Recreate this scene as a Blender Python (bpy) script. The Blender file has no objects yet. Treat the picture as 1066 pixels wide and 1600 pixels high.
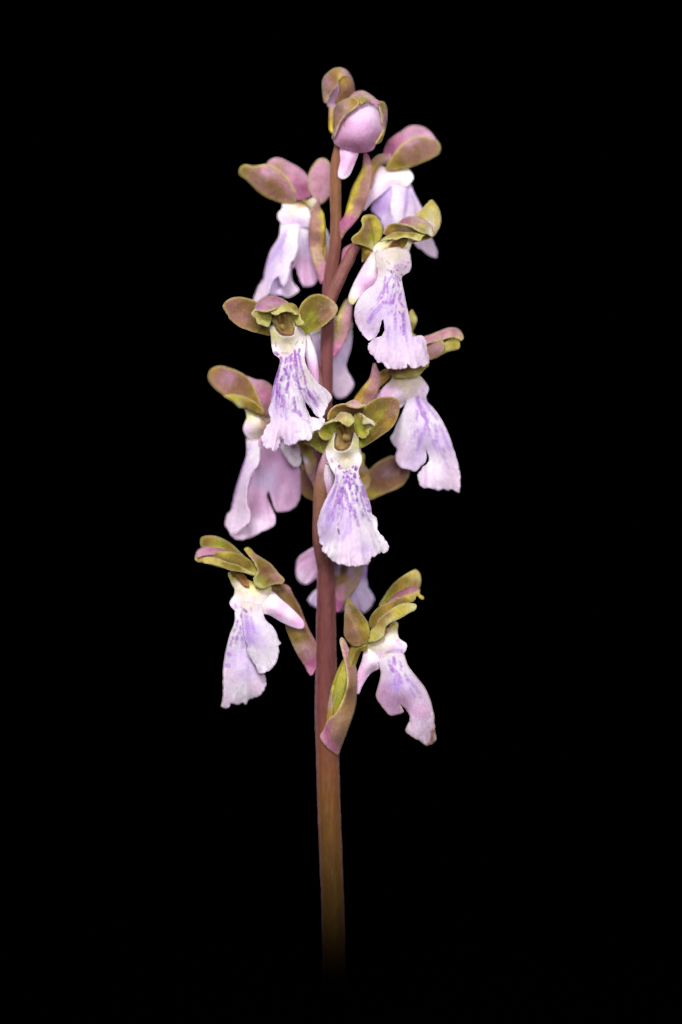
import bpy, math, random
import numpy as np
from mathutils import Vector, noise
from mathutils.geometry import delaunay_2d_cdt

# ------------------------------------------------------------------ camera, world, lamps, exposure
S = 7.5e-5            # metres per photograph pixel at the stem: the lip is about 12 mm long
CAMD = 0.5            # camera to stem, metres
ZC = (1850 - 800) * S # height of the picture centre above the floor
sc = bpy.context.scene
cam_d = bpy.data.cameras.new('camera'); cam = bpy.data.objects.new('camera', cam_d)
sc.collection.objects.link(cam); sc.camera = cam
cam.location = (0, -CAMD, ZC); cam.rotation_euler = (math.radians(90), 0, 0)
cam_d.sensor_fit = 'VERTICAL'; cam_d.sensor_height = 36; cam_d.sensor_width = 24; cam_d.lens = 150
cam_d.clip_start = 0.01; cam_d.clip_end = 20
cam_d.dof.use_dof = True; cam_d.dof.focus_distance = CAMD - 68 * S; cam_d.dof.aperture_fstop = 7.0

w = bpy.data.worlds.new('World'); sc.world = w; w.use_nodes = True
w.node_tree.nodes['Background'].inputs[0].default_value = (0, 0, 0, 1)
w.node_tree.nodes['Background'].inputs[1].default_value = 0.0

def spot1(name, loc, aim_py, power, radius, col, full_py, dark_py):
    """unseen spot added to light the flower spike; its soft cone ends on the bare stem between full_py and dark_py"""
    l = bpy.data.lights.new(name, 'SPOT'); o = bpy.data.objects.new(name, l)
    sc.collection.objects.link(o)
    o.location = (loc[0], loc[1], loc[2] + ZC)
    on_stem = lambda py: Vector((-0.001, 0, (800 - py) * S + ZC)) - o.location
    ax = on_stem(aim_py)
    o.rotation_euler = ax.to_track_quat('-Z', 'Y').to_euler()
    hd, hf = ax.angle(on_stem(dark_py)), ax.angle(on_stem(full_py))
    l.energy = power; l.spot_size = 2 * hd; l.spot_blend = 1 - (1 - math.cos(hf)) / (1 - math.cos(hd))
    l.shadow_soft_size = radius; l.color = col
    return o
def spot(name, loc, aim_py, power, radius, col=(1, 1, 1), full_py=1140, dark_py=1515, n=10):
    """an added soft light, unseen: small spots spread over a disc that faces the plant"""
    L0 = Vector(loc); ax = L0.normalized(); e1 = ax.cross(Vector((0, 0, 1))).normalized(); e2 = ax.cross(e1)
    for i in range(n):
        r = radius * math.sqrt((i + .5) / n); a = i * 2.39996
        spot1(name, L0 + e1 * r * math.cos(a) + e2 * r * math.sin(a), aim_py, power / n, radius * .05, col, full_py, dark_py)
WARM = (1.0, 0.972, 0.985)
spot('key_spot',   (-0.07, -0.37, 0.29), 560, 9.6, 0.085, WARM)  # these spots are added, unseen lamps; their cones fade the lower stem
spot('front_spot', (0.07, -0.53, 0.10), 590, 6.0, 0.09)
spot('left_spot',  (-0.44, 0.04, 0.12), 580, 1.7, 0.07)
spot('right_spot', (0.44, 0.04, 0.14), 580, 1.8, 0.07)
spot('top_back_spot', (0.06, 0.28, 0.34), 540, 2.5, 0.08)

sc.view_settings.view_transform = 'Standard'; sc.view_settings.look = 'None'
sc.view_settings.exposure = 0.25; sc.view_settings.gamma = 1.0
sc.cycles.use_denoising = True
sc.cycles.max_bounces = 8

# ------------------------------------------------------------------ helpers
rng = random.Random(7)
VIEWS = dict(A=(470, 90, 4.4417), B=(360, 230, 5.33), C=(500, 300, 4.4417), D=(330, 440, 4.6348),
             E=(310, 560, 5.3316), F=(460, 600, 5.33), G=(540, 480, 5.0), H=(290, 820, 4.8455),
             I=(480, 860, 4.4417), J=(450, 830, 7.1067), L=(470, 370, 5.923), M=(440, 660, 4.8455),
             N=(385, 450, 7.1067), O=(475, 610, 6.6625), Q=(540, 300, 6.6625), R=(580, 500, 6.6625),
             T=(455, 690, 5.33), P=(0, 0, 1.0))
def cv(view, pts):
    ox, oy, k = VIEWS[view]
    a = np.array([p[:2] for p in pts], float)
    return a / k + np.array([ox, oy])

def world(px, py, d):
    """photo pixel + nearness (px units towards the camera) -> metres"""
    k = (CAMD - d * S) / CAMD
    return np.stack([(px - 533) * S * k, -d * S + 0 * px, (800 - py) * S * k + ZC], -1)

def lin(h):
    h = h.lstrip('#'); c = np.array([int(h[i:i + 2], 16) / 255 for i in (0, 2, 4)])
    return np.where(c <= .04045, c / 12.92, ((c + .055) / 1.055) ** 2.4)
PAL = dict(white='#f7ebf8', lilac='#e4ccf3', lav='#cba8ea', pinkw='#f1d6f0', lpink='#dfaed6',
           purple='#9347bd', mauve='#aa69cc', cream='#d8ccb8', creamg='#cfc884', green='#8e9418',
           olive='#7c6812', olived='#6b4f12', gold='#a3812c', rim='#c8b558', brown='#8e6340',
           brownp='#a2746a', pink='#d09ab4', rose='#c27a9c', mag='#a2527f', dpink='#bd8698',
           tan='#b3937c', yel='#c0b03c', stem='#87524a', stemb='#7d4a30', bract='#9a6f68',
           dark='#6e3d48', spot='#86389c', rust='#a8703a', plum='#a55a80', pale='#e8d9d6', mauveb='#a7818c')
def C(n): return lin(PAL.get(n, n))

def catmull(P, step):
    """closed centripetal spline through P, resampled"""
    n = len(P); out = []
    for i in range(n):
        p0, p1, p2, p3 = P[i - 1], P[i], P[(i + 1) % n], P[(i + 2) % n]
        t = [0]
        for a, b in ((p0, p1), (p1, p2), (p2, p3)):
            t.append(t[-1] + max(1e-4, np.linalg.norm(b - a) ** .5))
        m = max(2, int(np.linalg.norm(p2 - p1) / step))
        for j in range(m):
            u = t[1] + (t[2] - t[1]) * j / m
            A1 = (t[1] - u) / (t[1] - t[0]) * p0 + (u - t[0]) / (t[1] - t[0]) * p1
            A2 = (t[2] - u) / (t[2] - t[1]) * p1 + (u - t[1]) / (t[2] - t[1]) * p2
            A3 = (t[3] - u) / (t[3] - t[2]) * p2 + (u - t[2]) / (t[3] - t[2]) * p3
            B1 = (t[2] - u) / (t[2] - t[0]) * A1 + (u - t[0]) / (t[2] - t[0]) * A2
            B2 = (t[3] - u) / (t[3] - t[1]) * A2 + (u - t[1]) / (t[3] - t[1]) * A3
            out.append((t[2] - u) / (t[2] - t[1]) * B1 + (u - t[1]) / (t[2] - t[1]) * B2)
    return np.array(out)

def segdist(X, A, B):
    out = np.full(len(X), 1e9)
    for i in range(0, len(X), 2000):
        x = X[i:i + 2000, None, :]
        ab = (B - A)[None]; t = ((x - A[None]) * ab).sum(-1) / np.maximum((ab ** 2).sum(-1), 1e-9)
        t = np.clip(t, 0, 1)[..., None]
        out[i:i + 2000] = np.sqrt((((x - A[None]) - t * ab) ** 2).sum(-1)).min(1)
    return out
def inside(X, P):
    r = np.zeros(len(X), bool); Q = np.roll(P, -1, 0)
    for (x1, y1), (x2, y2) in zip(P, Q):
        if y1 == y2: continue
        c = ((y1 > X[:, 1]) != (y2 > X[:, 1])) & (X[:, 0] < (x2 - x1) * (X[:, 1] - y1) / (y2 - y1) + x1)
        r ^= c
    return r
def tps(c, X):
    P = c[:, :2]; n = len(P); sc_ = 50.0
    def U(r2): return np.where(r2 > 1e-12, r2 * np.log(np.maximum(r2, 1e-12)), 0)
    K = U((((P[:, None] - P[None]) / sc_) ** 2).sum(-1)) + np.eye(n) * 0.02
    A = np.zeros((n + 3, n + 3)); A[:n, :n] = K
    A[:n, n] = 1; A[:n, n + 1:] = P / sc_; A[n, :n] = 1; A[n + 1:, :n] = P.T / sc_
    wv = np.linalg.lstsq(A, np.concatenate([c[:, 2], np.zeros(3)]), rcond=None)[0]
    return U((((X[:, None] - P[None]) / sc_) ** 2).sum(-1)) @ wv[:n] + wv[n] + X @ wv[n + 1:] / sc_
def nz(X, scale, seed):
    return np.array([noise.noise(Vector((p[0] / scale, p[1] / scale, seed * 3.7))) for p in X])

def sheet(view, outline, d=0, s=(0, 0), b=0, c=None, col=(), rim=None, sp=2.6, cren=0, neck=None, wr=0,
          strokes=(), er=1.5, rough=.5, pillow=0, seed=None, power=2.5):
    """a petal-like surface: outline in view coordinates, relief by slope, bulge or control points.
       pillow > 0 closes it into a solid of that half-depth. Returns verts, faces, colours."""
    seed = rng.random() * 50 if seed is None else seed
    P = catmull(cv(view, outline), min(sp, 1.6))
    # drop nearly coincident points
    keep = [0]
    for i in range(1, len(P)):
        if np.linalg.norm(P[i] - P[keep[-1]]) > .35: keep.append(i)
    P = P[keep]
    nk = cv(view, [neck])[0] if neck is not None else None
    if cren:
        T = np.roll(P, -1, 0) - np.roll(P, 1, 0); T /= np.maximum(np.linalg.norm(T, axis=1), 1e-6)[:, None]
        Nn = np.stack([T[:, 1], -T[:, 0]], 1)
        area = (P[:, 0] * np.roll(P[:, 1], -1) - np.roll(P[:, 0], -1) * P[:, 1]).sum()
        if area < 0: Nn = -Nn
        L = np.concatenate([[0], np.cumsum(np.linalg.norm(np.diff(P, axis=0), axis=1))])
        w1 = np.abs(np.sin(L / 5.2 + 2.6 * nz(np.stack([L, 0 * L], 1), 14, seed))) - .55
        w2 = nz(np.stack([L, 0 * L], 1), 2.4, seed + 5) * 1.2 + nz(np.stack([L, 0 * L], 1), 9, seed + 6) * .8
        m = np.ones(len(P))
        if nk is not None:
            r = np.linalg.norm(P - nk, axis=1); m = np.clip((r / r.max() - .5) / .3, .12, 1)
        P = P + Nn * (cren * m * (w1 + w2))[:, None]
    lo, hi = P.min(0), P.max(0)
    g = []
    ny = int((hi[1] - lo[1]) / (sp * .87)) + 2; nx = int((hi[0] - lo[0]) / sp) + 2
    for j in range(ny):
        for i in range(nx):
            g.append((lo[0] + (i + .5 * (j % 2)) * sp + rng.uniform(-.18, .18) * sp, lo[1] + j * sp * .87 + rng.uniform(-.18, .18) * sp))
    g = np.array(g); g = g[inside(g, P)]
    A, B = P, np.roll(P, -1, 0)
    if len(g): g = g[segdist(g, A, B) > sp * .45]
    X = np.concatenate([P, g]) if len(g) else P
    n = len(P)
    res = delaunay_2d_cdt([Vector(p) for p in X], [(i, (i + 1) % n) for i in range(n)], [], 0, 1e-5)
    X = np.array([tuple(v) for v in res[0]])
    F = np.array([f for f in res[2] if len(f) == 3])
    F = F[inside(X[F].mean(1), P)]
    used = np.unique(F); mp = -np.ones(len(X), int); mp[used] = np.arange(len(used)); X = X[used]; F = mp[F]
    a2 = (X[F[:, 1]] - X[F[:, 0]]); b2 = (X[F[:, 2]] - X[F[:, 0]])
    cr = a2[:, 0] * b2[:, 1] - a2[:, 1] * b2[:, 0]
    F[cr > 0] = F[cr > 0][:, ::-1]      # face the camera
    dist = segdist(X, A, B); R = max(dist.max(), 1e-3); t = np.clip(dist / R, 0, 1)
    ctr = (lo + hi) / 2
    if c is not None and len(c) >= 3:
        cc = np.concatenate([cv(view, c), np.array([[q[2]] for q in c], float)], 1); D = tps(cc, X) + d
    else:
        D = d + (X[:, 0] - ctr[0]) * s[0] + (X[:, 1] - ctr[1]) * s[1]
    base = D.copy()
    E = np.concatenate([F[:, [0, 1]], F[:, [1, 2]], F[:, [2, 0]]]); E = np.concatenate([E, E[:, ::-1]])
    deg = np.maximum(np.bincount(E[:, 0], minlength=len(X)), 1)
    def relax(h, it):
        for _ in range(it):
            h = np.where(dist < 1e-3, h, .4 * h + .6 * np.bincount(E[:, 0], h[E[:, 1]], minlength=len(X)) / deg)
        return h
    if b: D = D + relax(b * (1 - (1 - t) ** 2), 12)
    if wr and nk is not None:
        v = X - nk; ang = np.arctan2(v[:, 0], v[:, 1]); r = np.linalg.norm(v, axis=1); r /= r.max()
        W = .6 * np.sin(ang * 11 + seed) + .5 * np.sin(ang * 19 + seed * 2.1) + .8 * nz(np.stack([ang * 22, r * 2.2], 1), 1.0, seed) + .35 * np.sin(ang * 37 + seed * 1.3)
        edge = np.exp(-dist / 9)
        D = D + wr * W * np.clip(r - .15, 0, 1) ** 1.2 * (1.3 + 1.6 * edge) + wr * .9 * edge * np.clip(r - .3, 0, 1) * np.sin(ang * 58 + 3 * nz(X, 12, seed + 2))
    D = D + rough * (nz(X, 11, seed) + .5 * nz(X, 4.5, seed + 9))
    if pillow:
        base = D.copy(); h = relax(np.sqrt(np.maximum(0, 1 - (1 - t) ** 2)), int(min(90, 5 + 1.2 * (R / sp) ** 2))); h = h / max(h.max(), 1e-6) * pillow; hh = (.55 * np.sqrt(np.maximum(0, 1 - (1 - t) ** 2)) + .45 * np.sin(t * math.pi / 2)) * pillow; D = D + h
    elif er:
        er = er * .4
        q = np.clip(dist / er, 0, 1); D = D - er * (1 - np.sqrt(np.maximum(0, 1 - (1 - q) ** 2)))
    # pigment
    if col:
        pc = cv(view, col); cc = np.array([C(q[2]) for q in col])
        ww = 1 / (((X[:, None] - pc[None]) ** 2).sum(-1) + 22.0) ** (power * .6)
        K = (ww @ cc) / ww.sum(1, keepdims=True)
    else: K = np.tile(C('white'), (len(X), 1))
    if rim:
        m = np.exp(-(dist / (rim[1] * .55 * (1 + .5 * nz(X, 9, seed + 3)))) ** 1.5)[:, None] * rim[2]; K = K * (1 - m) + C(rim[0]) * m
        if neck is None or rim[0] != 'white':
            m = .5 * np.exp(-(dist / 1.5) ** 2)[:, None]; K = K * (1 - m) + C('#dccf96') * m
    grain = 1 + .07 * nz(X, 2.3, seed + 23) + .07 * nz(X, 6.5, seed + 29)
    if nk is not None:
        v = X - nk; ang = np.arctan2(v[:, 0], v[:, 1]); q = ang * 16 + .8 * nz(X, 9, seed + 31)
        grain = grain * (1 - .05 * np.exp(-((q - np.round(q)) / .16) ** 2))
    elif not pillow:
        cen = X - X.mean(0); ev = np.linalg.eigh(cen.T @ cen)[1]; al_, la = cen @ ev[:, 1], cen @ ev[:, 0]
        bins = np.clip(((al_ - al_.min()) / max(np.ptp(al_), 1e-6) * 14).astype(int), 0, 13)
        lo_ = np.array([la[bins == k].min() if (bins == k).any() else 0 for k in range(14)]); hi_ = np.array([la[bins == k].max() if (bins == k).any() else 0 for k in range(14)])
        f_ = np.clip((al_ - al_.min()) / max(np.ptp(al_), 1e-6) * 14 - .5, 0, 13)
        l2, h2 = np.interp(f_, np.arange(14), lo_), np.interp(f_, np.arange(14), hi_)
        q = (la - l2) / np.maximum(h2 - l2, 2) * 8 + .35 * nz(X, 8, seed + 31)
        grain = grain * (1 - .20 * np.exp(-((q - np.round(q)) / .17) ** 2) * np.clip(.65 + nz(X, 12, seed + 37), 0, 1))
    K = K * grain[:, None]
    if strokes: warp = .7 * nz(X, 2.6, seed + 41) + .4 * nz(X, 6, seed + 43); patch = np.clip(.86 + .75 * nz(X, 3.2, seed + 17) + .3 * nz(X, 9, seed + 19), .25, 1)
    for pts, wd, cn, al in strokes:
        q = cv(view, pts)
        dd = segdist(X, q[:-1], q[1:]) if len(q) > 1 else np.linalg.norm(X - q[0], axis=1)
        dd = dd + warp
        m = np.clip((wd / 2 + .75 - dd) / 1.15, 0, 1) * min(1, al * 1.2)
        m = (m * patch)[:, None]
        K = K * (1 - m) + C(cn) * m
    V = world(X[:, 0], X[:, 1], D)
    if pillow:
        Vb = world(X[:, 0], X[:, 1], base - h * .9)
        V = np.concatenate([V, Vb]); F = np.concatenate([F, F[:, ::-1] + len(X)]); K = np.concatenate([K, K])
        # stitch the rim: merge coincident boundary verts later by distance
    return V, F, K

def tube(pts, col, seg=20, ridge=0, seed=0, sub=6, twist=0, cap=True):
    """round stalk: pts = (px, py, d, radius_px); colours = one per point"""
    pts = np.array(pts, float); n = len(pts)
    tt = np.linspace(0, n - 1, (n - 1) * sub + 1)
    def cs(y):
        out = []
        for t in tt:
            i = min(int(t), n - 2); f = t - i
            p0, p1, p2, p3 = y[max(i - 1, 0)], y[i], y[i + 1], y[min(i + 2, n - 1)]
            out.append(.5 * (2 * p1 + (p2 - p0) * f + (2 * p0 - 5 * p1 + 4 * p2 - p3) * f * f + (3 * p1 - p0 - 3 * p2 + p3) * f ** 3))
        return np.array(out)
    px, py, d, r = (cs(pts[:, i]) for i in range(4))
    cc = np.array([C(q) for q in col]); K0 = np.stack([np.interp(tt, np.arange(n), cc[:, i]) for i in range(3)], -1)
    W = world(px, py, d); tan = np.gradient(W, axis=0); tan /= np.linalg.norm(tan, axis=1)[:, None]
    V, K, F = [], [], []
    for i in range(len(tt)):
        tv = tan[i]; e1 = np.cross(tv, (0, 1, 0)); e1 /= np.linalg.norm(e1); e2 = np.cross(tv, e1)
        for j in range(seg):
            a = 2 * math.pi * j / seg
            rr = r[i] * S * (1 + ridge * math.cos(6 * a + twist * i) + .035 * noise.noise(Vector((math.cos(a) * 1.5, math.sin(a) * 1.5, py[i] / 18 + seed))))
            V.append(W[i] + rr * (math.cos(a) * e1 + math.sin(a) * e2))
            K.append(K0[i] * (1 + .10 * noise.noise(Vector((math.cos(a) * 1.6, math.sin(a) * 1.6, py[i] / 25 + seed)))))
    for i in range(len(tt) - 1):
        for j in range(seg):
            a, b_ = i * seg + j, i * seg + (j + 1) % seg
            F += [(a, b_, b_ + seg), (a, b_ + seg, a + seg)]
    if cap:
        for i, ring in ((0, 0), (len(tt) - 1, (len(tt) - 1) * seg)):
            V.append(W[i]); K.append(K0[i]); k = len(V) - 1
            for j in range(seg): F.append((k, ring + j, ring + (j + 1) % seg) if ring == 0 else (k, ring + (j + 1) % seg, ring + j))
    V = np.array(V); F = np.array(F)
    # outward normals
    cen = V.mean(0)
    return V, F, np.array(K)

# ------------------------------------------------------------------ procedural materials
def mat(name, rough, sss, sss_r, spec, nscale, mott, bump, sheen=0, trans=0, coat=0, stretch=1, glint=.3):
    m = bpy.data.materials.new(name); m.use_nodes = True; nt = m.node_tree; N = nt.nodes; Lk = nt.links
    p = N['Principled BSDF']
    at = N.new('ShaderNodeAttribute'); at.attribute_name = 'Col'
    tc = N.new('ShaderNodeTexCoord')
    n1 = N.new('ShaderNodeTexNoise'); n1.inputs['Scale'].default_value = nscale; n1.inputs['Detail'].default_value = 4
    n2 = N.new('ShaderNodeTexNoise'); n2.inputs['Scale'].default_value = nscale * 7; n2.inputs['Detail'].default_value = 3
    vo = N.new('ShaderNodeTexVoronoi'); vo.inputs['Scale'].default_value = nscale * 14
    mp = N.new('ShaderNodeMapping'); mp.inputs['Scale'].default_value = (1, 1, stretch); Lk.new(tc.outputs['Object'], mp.inputs['Vector'])
    for q in (n1, n2, vo): Lk.new(mp.outputs[0], q.inputs['Vector'])
    mr = N.new('ShaderNodeMapRange'); mr.inputs['From Min'].default_value = .3; mr.inputs['From Max'].default_value = .7
    mr.inputs['To Min'].default_value = 1 - mott; mr.inputs['To Max'].default_value = 1 + mott * .6
    Lk.new(n1.outputs['Fac'], mr.inputs['Value'])
    m2 = N.new('ShaderNodeMapRange'); m2.inputs['From Min'].default_value = .40; m2.inputs['From Max'].default_value = .60
    m2.inputs['To Min'].default_value = 1 - mott * .8; m2.inputs['To Max'].default_value = 1 + mott * .7
    Lk.new(n2.outputs['Fac'], m2.inputs['Value'])
    mu = N.new('ShaderNodeMath'); mu.operation = 'MULTIPLY'; Lk.new(mr.outputs[0], mu.inputs[0]); Lk.new(m2.outputs[0], mu.inputs[1])
    vm = N.new('ShaderNodeVectorMath'); vm.operation = 'SCALE'
    Lk.new(at.outputs['Color'], vm.inputs[0]); Lk.new(mu.outputs[0], vm.inputs['Scale'])
    # tiny glints of the tissue, painted as pale specks in the base colour
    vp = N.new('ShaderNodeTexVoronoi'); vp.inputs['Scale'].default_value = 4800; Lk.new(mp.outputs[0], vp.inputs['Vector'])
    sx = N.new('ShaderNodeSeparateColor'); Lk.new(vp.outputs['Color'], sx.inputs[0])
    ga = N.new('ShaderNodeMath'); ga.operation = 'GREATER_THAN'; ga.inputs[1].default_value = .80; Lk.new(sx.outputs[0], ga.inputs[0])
    gd = N.new('ShaderNodeMapRange'); gd.inputs['From Min'].default_value = .15; gd.inputs['From Max'].default_value = .42; gd.inputs['To Min'].default_value = glint; gd.inputs['To Max'].default_value = 0
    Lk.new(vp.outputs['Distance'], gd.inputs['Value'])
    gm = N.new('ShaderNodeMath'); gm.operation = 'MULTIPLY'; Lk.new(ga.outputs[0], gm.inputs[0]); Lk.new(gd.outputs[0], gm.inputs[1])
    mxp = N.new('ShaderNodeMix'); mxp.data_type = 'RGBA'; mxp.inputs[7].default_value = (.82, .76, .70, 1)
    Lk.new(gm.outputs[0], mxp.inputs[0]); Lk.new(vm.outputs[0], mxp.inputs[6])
    Lk.new(mxp.outputs[2], p.inputs['Base Color'])
    p.inputs['Roughness'].default_value = rough; p.inputs['Specular IOR Level'].default_value = spec
    p.inputs['Subsurface Weight'].default_value = sss; p.inputs['Subsurface Radius'].default_value = sss_r
    p.inputs['Subsurface Scale'].default_value = 6e-4
    p.inputs['Sheen Weight'].default_value = sheen; p.inputs['Sheen Roughness'].default_value = .35; p.inputs['Sheen Tint'].default_value = (1, .55, .72, 1)
    p.inputs['Coat Weight'].default_value = coat; p.inputs['Coat Roughness'].default_value = .2
    bp = N.new('ShaderNodeBump'); bp.inputs['Strength'].default_value = bump; bp.inputs['Distance'].default_value = 1.0e-4
    ad = N.new('ShaderNodeMath'); ad.operation = 'ADD'; Lk.new(n2.outputs['Fac'], ad.inputs[0]); Lk.new(vo.outputs['Distance'], ad.inputs[1])
    Lk.new(ad.outputs[0], bp.inputs['Height']); Lk.new(bp.outputs[0], p.inputs['Normal'])
    if trans:
        tr = N.new('ShaderNodeBsdfTranslucent'); Lk.new(vm.outputs[0], tr.inputs['Color'])
        mx = N.new('ShaderNodeMixShader'); mx.inputs[0].default_value = trans
        out = N['Material Output']; Lk.new(p.outputs[0], mx.inputs[1]); Lk.new(tr.outputs[0], mx.inputs[2]); Lk.new(mx.outputs[0], out.inputs['Surface'])
    return m
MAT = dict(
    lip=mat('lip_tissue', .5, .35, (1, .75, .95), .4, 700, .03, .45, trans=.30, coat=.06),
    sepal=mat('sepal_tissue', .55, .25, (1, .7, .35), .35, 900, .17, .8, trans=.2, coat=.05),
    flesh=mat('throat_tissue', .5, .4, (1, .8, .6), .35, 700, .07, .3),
    stem=mat('stem_tissue', .6, .15, (1, .5, .4), .25, 600, .15, .4, sheen=.3, coat=.0, stretch=.12, glint=.04),
    bract=mat('bract_tissue', .5, .2, (1, .6, .5), .4, 700, .16, .45, trans=.10, glint=.1))

# ------------------------------------------------------------------ objects
def make(name, parent, pieces, m, thick=0, label=None, weld=True):
    V, F, K, o = [], [], [], 0
    for v, f, k in pieces:
        V.append(v); F.append(f + o); K.append(k); o += len(v)
    V = np.concatenate(V); F = np.concatenate(F); K = np.concatenate(K)
    org = V.mean(0)
    me = bpy.data.meshes.new(name)
    me.from_pydata((V - org).tolist(), [], F.tolist())
    a = me.color_attributes.new('Col', 'FLOAT_COLOR', 'POINT')
    a.data.foreach_set('color', np.concatenate([np.clip(K, 0, 1), np.ones((len(K), 1))], 1).astype(np.float32).ravel())
    me.shade_smooth(); me.materials.append(MAT[m])
    ob = bpy.data.objects.new(name, me); sc.collection.objects.link(ob)
    pw = Vector((0, 0, 0)); q = parent
    while q is not None: pw += q.location; q = q.parent
    ob.parent = parent; ob.location = Vector(org) - pw
    if thick:
        md = ob.modifiers.new('thickness', 'SOLIDIFY'); md.thickness = thick * S; md.offset = -1; md.use_rim = True
    if label: ob['label'] = label
    return ob

# setting: black cloth sweep on which the plant stands, floor running up into the background
bm_v, bm_f = [], []
prof = [(-.25, 0)] + [(.9 + .5 * math.sin(a), .5 - .5 * math.cos(a)) for a in np.linspace(0, math.pi / 2, 14)] + [(1.4, 1.6)]
for y, z in prof: bm_v += [(-1.5, y, z), (1.5, y, z)]
for i in range(len(prof) - 1): bm_f.append((2 * i, 2 * i + 1, 2 * i + 3, 2 * i + 2))
me = bpy.data.meshes.new('backdrop'); me.from_pydata(bm_v, [], bm_f); me.shade_smooth()
bk = bpy.data.objects.new('backdrop', me); sc.collection.objects.link(bk); bk['kind'] = 'structure'
bk['label'] = 'plain black backdrop behind the orchid'; bk['category'] = 'backdrop'
mb = bpy.data.materials.new('black_velvet'); mb.use_nodes = True; p = mb.node_tree.nodes['Principled BSDF']
nn = mb.node_tree.nodes.new('ShaderNodeTexNoise'); nn.inputs['Scale'].default_value = 400
rr = mb.node_tree.nodes.new('ShaderNodeMapRange'); rr.inputs['To Min'].default_value = .0001; rr.inputs['To Max'].default_value = .0004
mb.node_tree.links.new(nn.outputs['Fac'], rr.inputs['Value']); mb.node_tree.links.new(rr.outputs[0], p.inputs['Base Color'])
p.inputs['Roughness'].default_value = 1; p.inputs['Specular IOR Level'].default_value = 0
me.materials.append(mb)

plant = bpy.data.objects.new('orchid_plant', None); sc.collection.objects.link(plant)
plant.location = Vector(world(np.float64(531), np.float64(1850), np.float64(0)).tolist()); plant.empty_display_size = .01
plant['label'] = 'flowering orchid spike with pale lilac fan-shaped lips on a brownish stem'
plant['category'] = 'orchid'

# stem
ST = [(531, 1850, 0, 20), (527, 1720, 0, 19.3), (523.5, 1570, 0, 18), (520, 1412, 0, 17.4), (514, 1256, 0, 17.2), (512, 1170, 0, 17.6),
      (510, 1100, 0, 17.5), (509.5, 1000, 0, 15.6), (509.5, 900, 0, 13.8), (508, 800, 0, 12.4), (507, 700, 0, 11.2), (510, 590, 0, 10.4),
      (511.5, 522, 0, 9.8), (515.5, 440, 0, 10.3), (523, 388, 0, 9.4), (525, 342, 0, 8.1), (524, 298, 1, 9.0), (524.5, 258, 2, 8.0), (529, 226, 6, 5.4)]
make('stem', plant, [tube(ST, ['#5f4a14', '#5f4a14', '#5c4610', '#684a12', '#704618', '#6c3c28', '#66332f', '#62312e', '#623130', '#643433', '#663534',
     '#683636', '#683636', '#6a3a34', '#6c3e33', '#744c32', '#784f32', '#784d32', '#7c543a'], seg=40, sub=14, ridge=.015, twist=.01)], 'stem')


def oval(cx, cy, rx, ry, n=10):
    return [(cx + rx * math.cos(2 * math.pi * i / n), cy + ry * math.sin(2 * math.pi * i / n)) for i in range(n)]
def fan(neck, ends, n, lo, hi, wd, cn, al, seed):
    """broken pigment lines running from the neck of a lip towards its margin"""
    r = random.Random(seed); out = []
    for k in range(n):
        f = r.random() * (len(ends) - 1); i = int(f); f -= i
        ex = ends[i][0] * (1 - f) + ends[i + 1][0] * f; ey = ends[i][1] * (1 - f) + ends[i + 1][1] * f
        a = lo + (hi - lo) * r.random() ** 1.2; ln = r.uniform(.03, .16); b = min(a + ln, hi + .05)
        q = [(neck[0] + (ex - neck[0]) * t + r.uniform(-4, 4), neck[1] + (ey - neck[1]) * t) for t in (a, (a + b) / 2, b)]
        out.append((q, wd * r.uniform(.6, 1.3), cn, al * r.uniform(.5, 1)))
    return out
SEP = 2.2; LIP = 1.4; PET = 1.8

# ================= flower bud at the tip
b1 = make('bud', plant, [sheet('A', [(178, 300), (152, 220), (155, 160), (200, 95), (250, 75), (310, 82), (350, 130), (372, 195), (372, 245), (330, 285), (280, 315), (240, 350), (205, 352), (185, 335)],
     d=-14, pillow=20, col=[(220, 300, 'lpink'), (220, 340, 'pinkw'), (250, 220, 'lpink'), (300, 150, 'brownp')])], 'lip', label='small closed bud at the very tip of the spike')
make('sepal', b1, [sheet('A', [(165, 315), (150, 240), (150, 160), (172, 118), (240, 72), (258, 95), (262, 150), (262, 190), (240, 215), (205, 258), (182, 305)],
     c=[(150, 240, -8), (172, 118, -8), (240, 72, -8), (225, 160, 11), (262, 150, 9), (200, 240, 9), (180, 300, 3), (165, 180, 2)], col=[(170, 160, 'mauveb'), (230, 150, 'brown'), (200, 230, 'brownp'), (250, 85, 'gold'), (160, 250, 'tan')], rim=('dpink', 2, .4), er=2)], 'sepal', SEP)
make('sepal', b1, [sheet('A', [(268, 165), (285, 138), (325, 132), (358, 160), (375, 210), (374, 250), (335, 285), (270, 312), (243, 318), (262, 250), (272, 210)],
     c=[(268, 165, 8), (300, 190, 14), (375, 210, -8), (335, 285, -4), (250, 310, 6), (265, 250, 8), (320, 230, 10)], col=[(300, 150, 'gold'), (330, 220, 'brown'), (270, 280, 'brown'), (365, 200, 'brownp')], er=2)], 'sepal', SEP)
make('sepal', b1, [sheet('A', [(240, 72), (275, 68), (318, 85), (348, 122), (362, 158), (330, 135), (288, 138), (268, 158), (256, 120), (246, 90)],
     c=[(240, 72, -6), (318, 82, -8), (360, 155, -4), (270, 150, 11), (300, 110, 7), (250, 100, 4)], col=[(260, 80, 'gold'), (300, 90, 'dpink'), (340, 130, 'mauveb'), (268, 130, 'yel')], er=2)], 'sepal', SEP)
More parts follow.
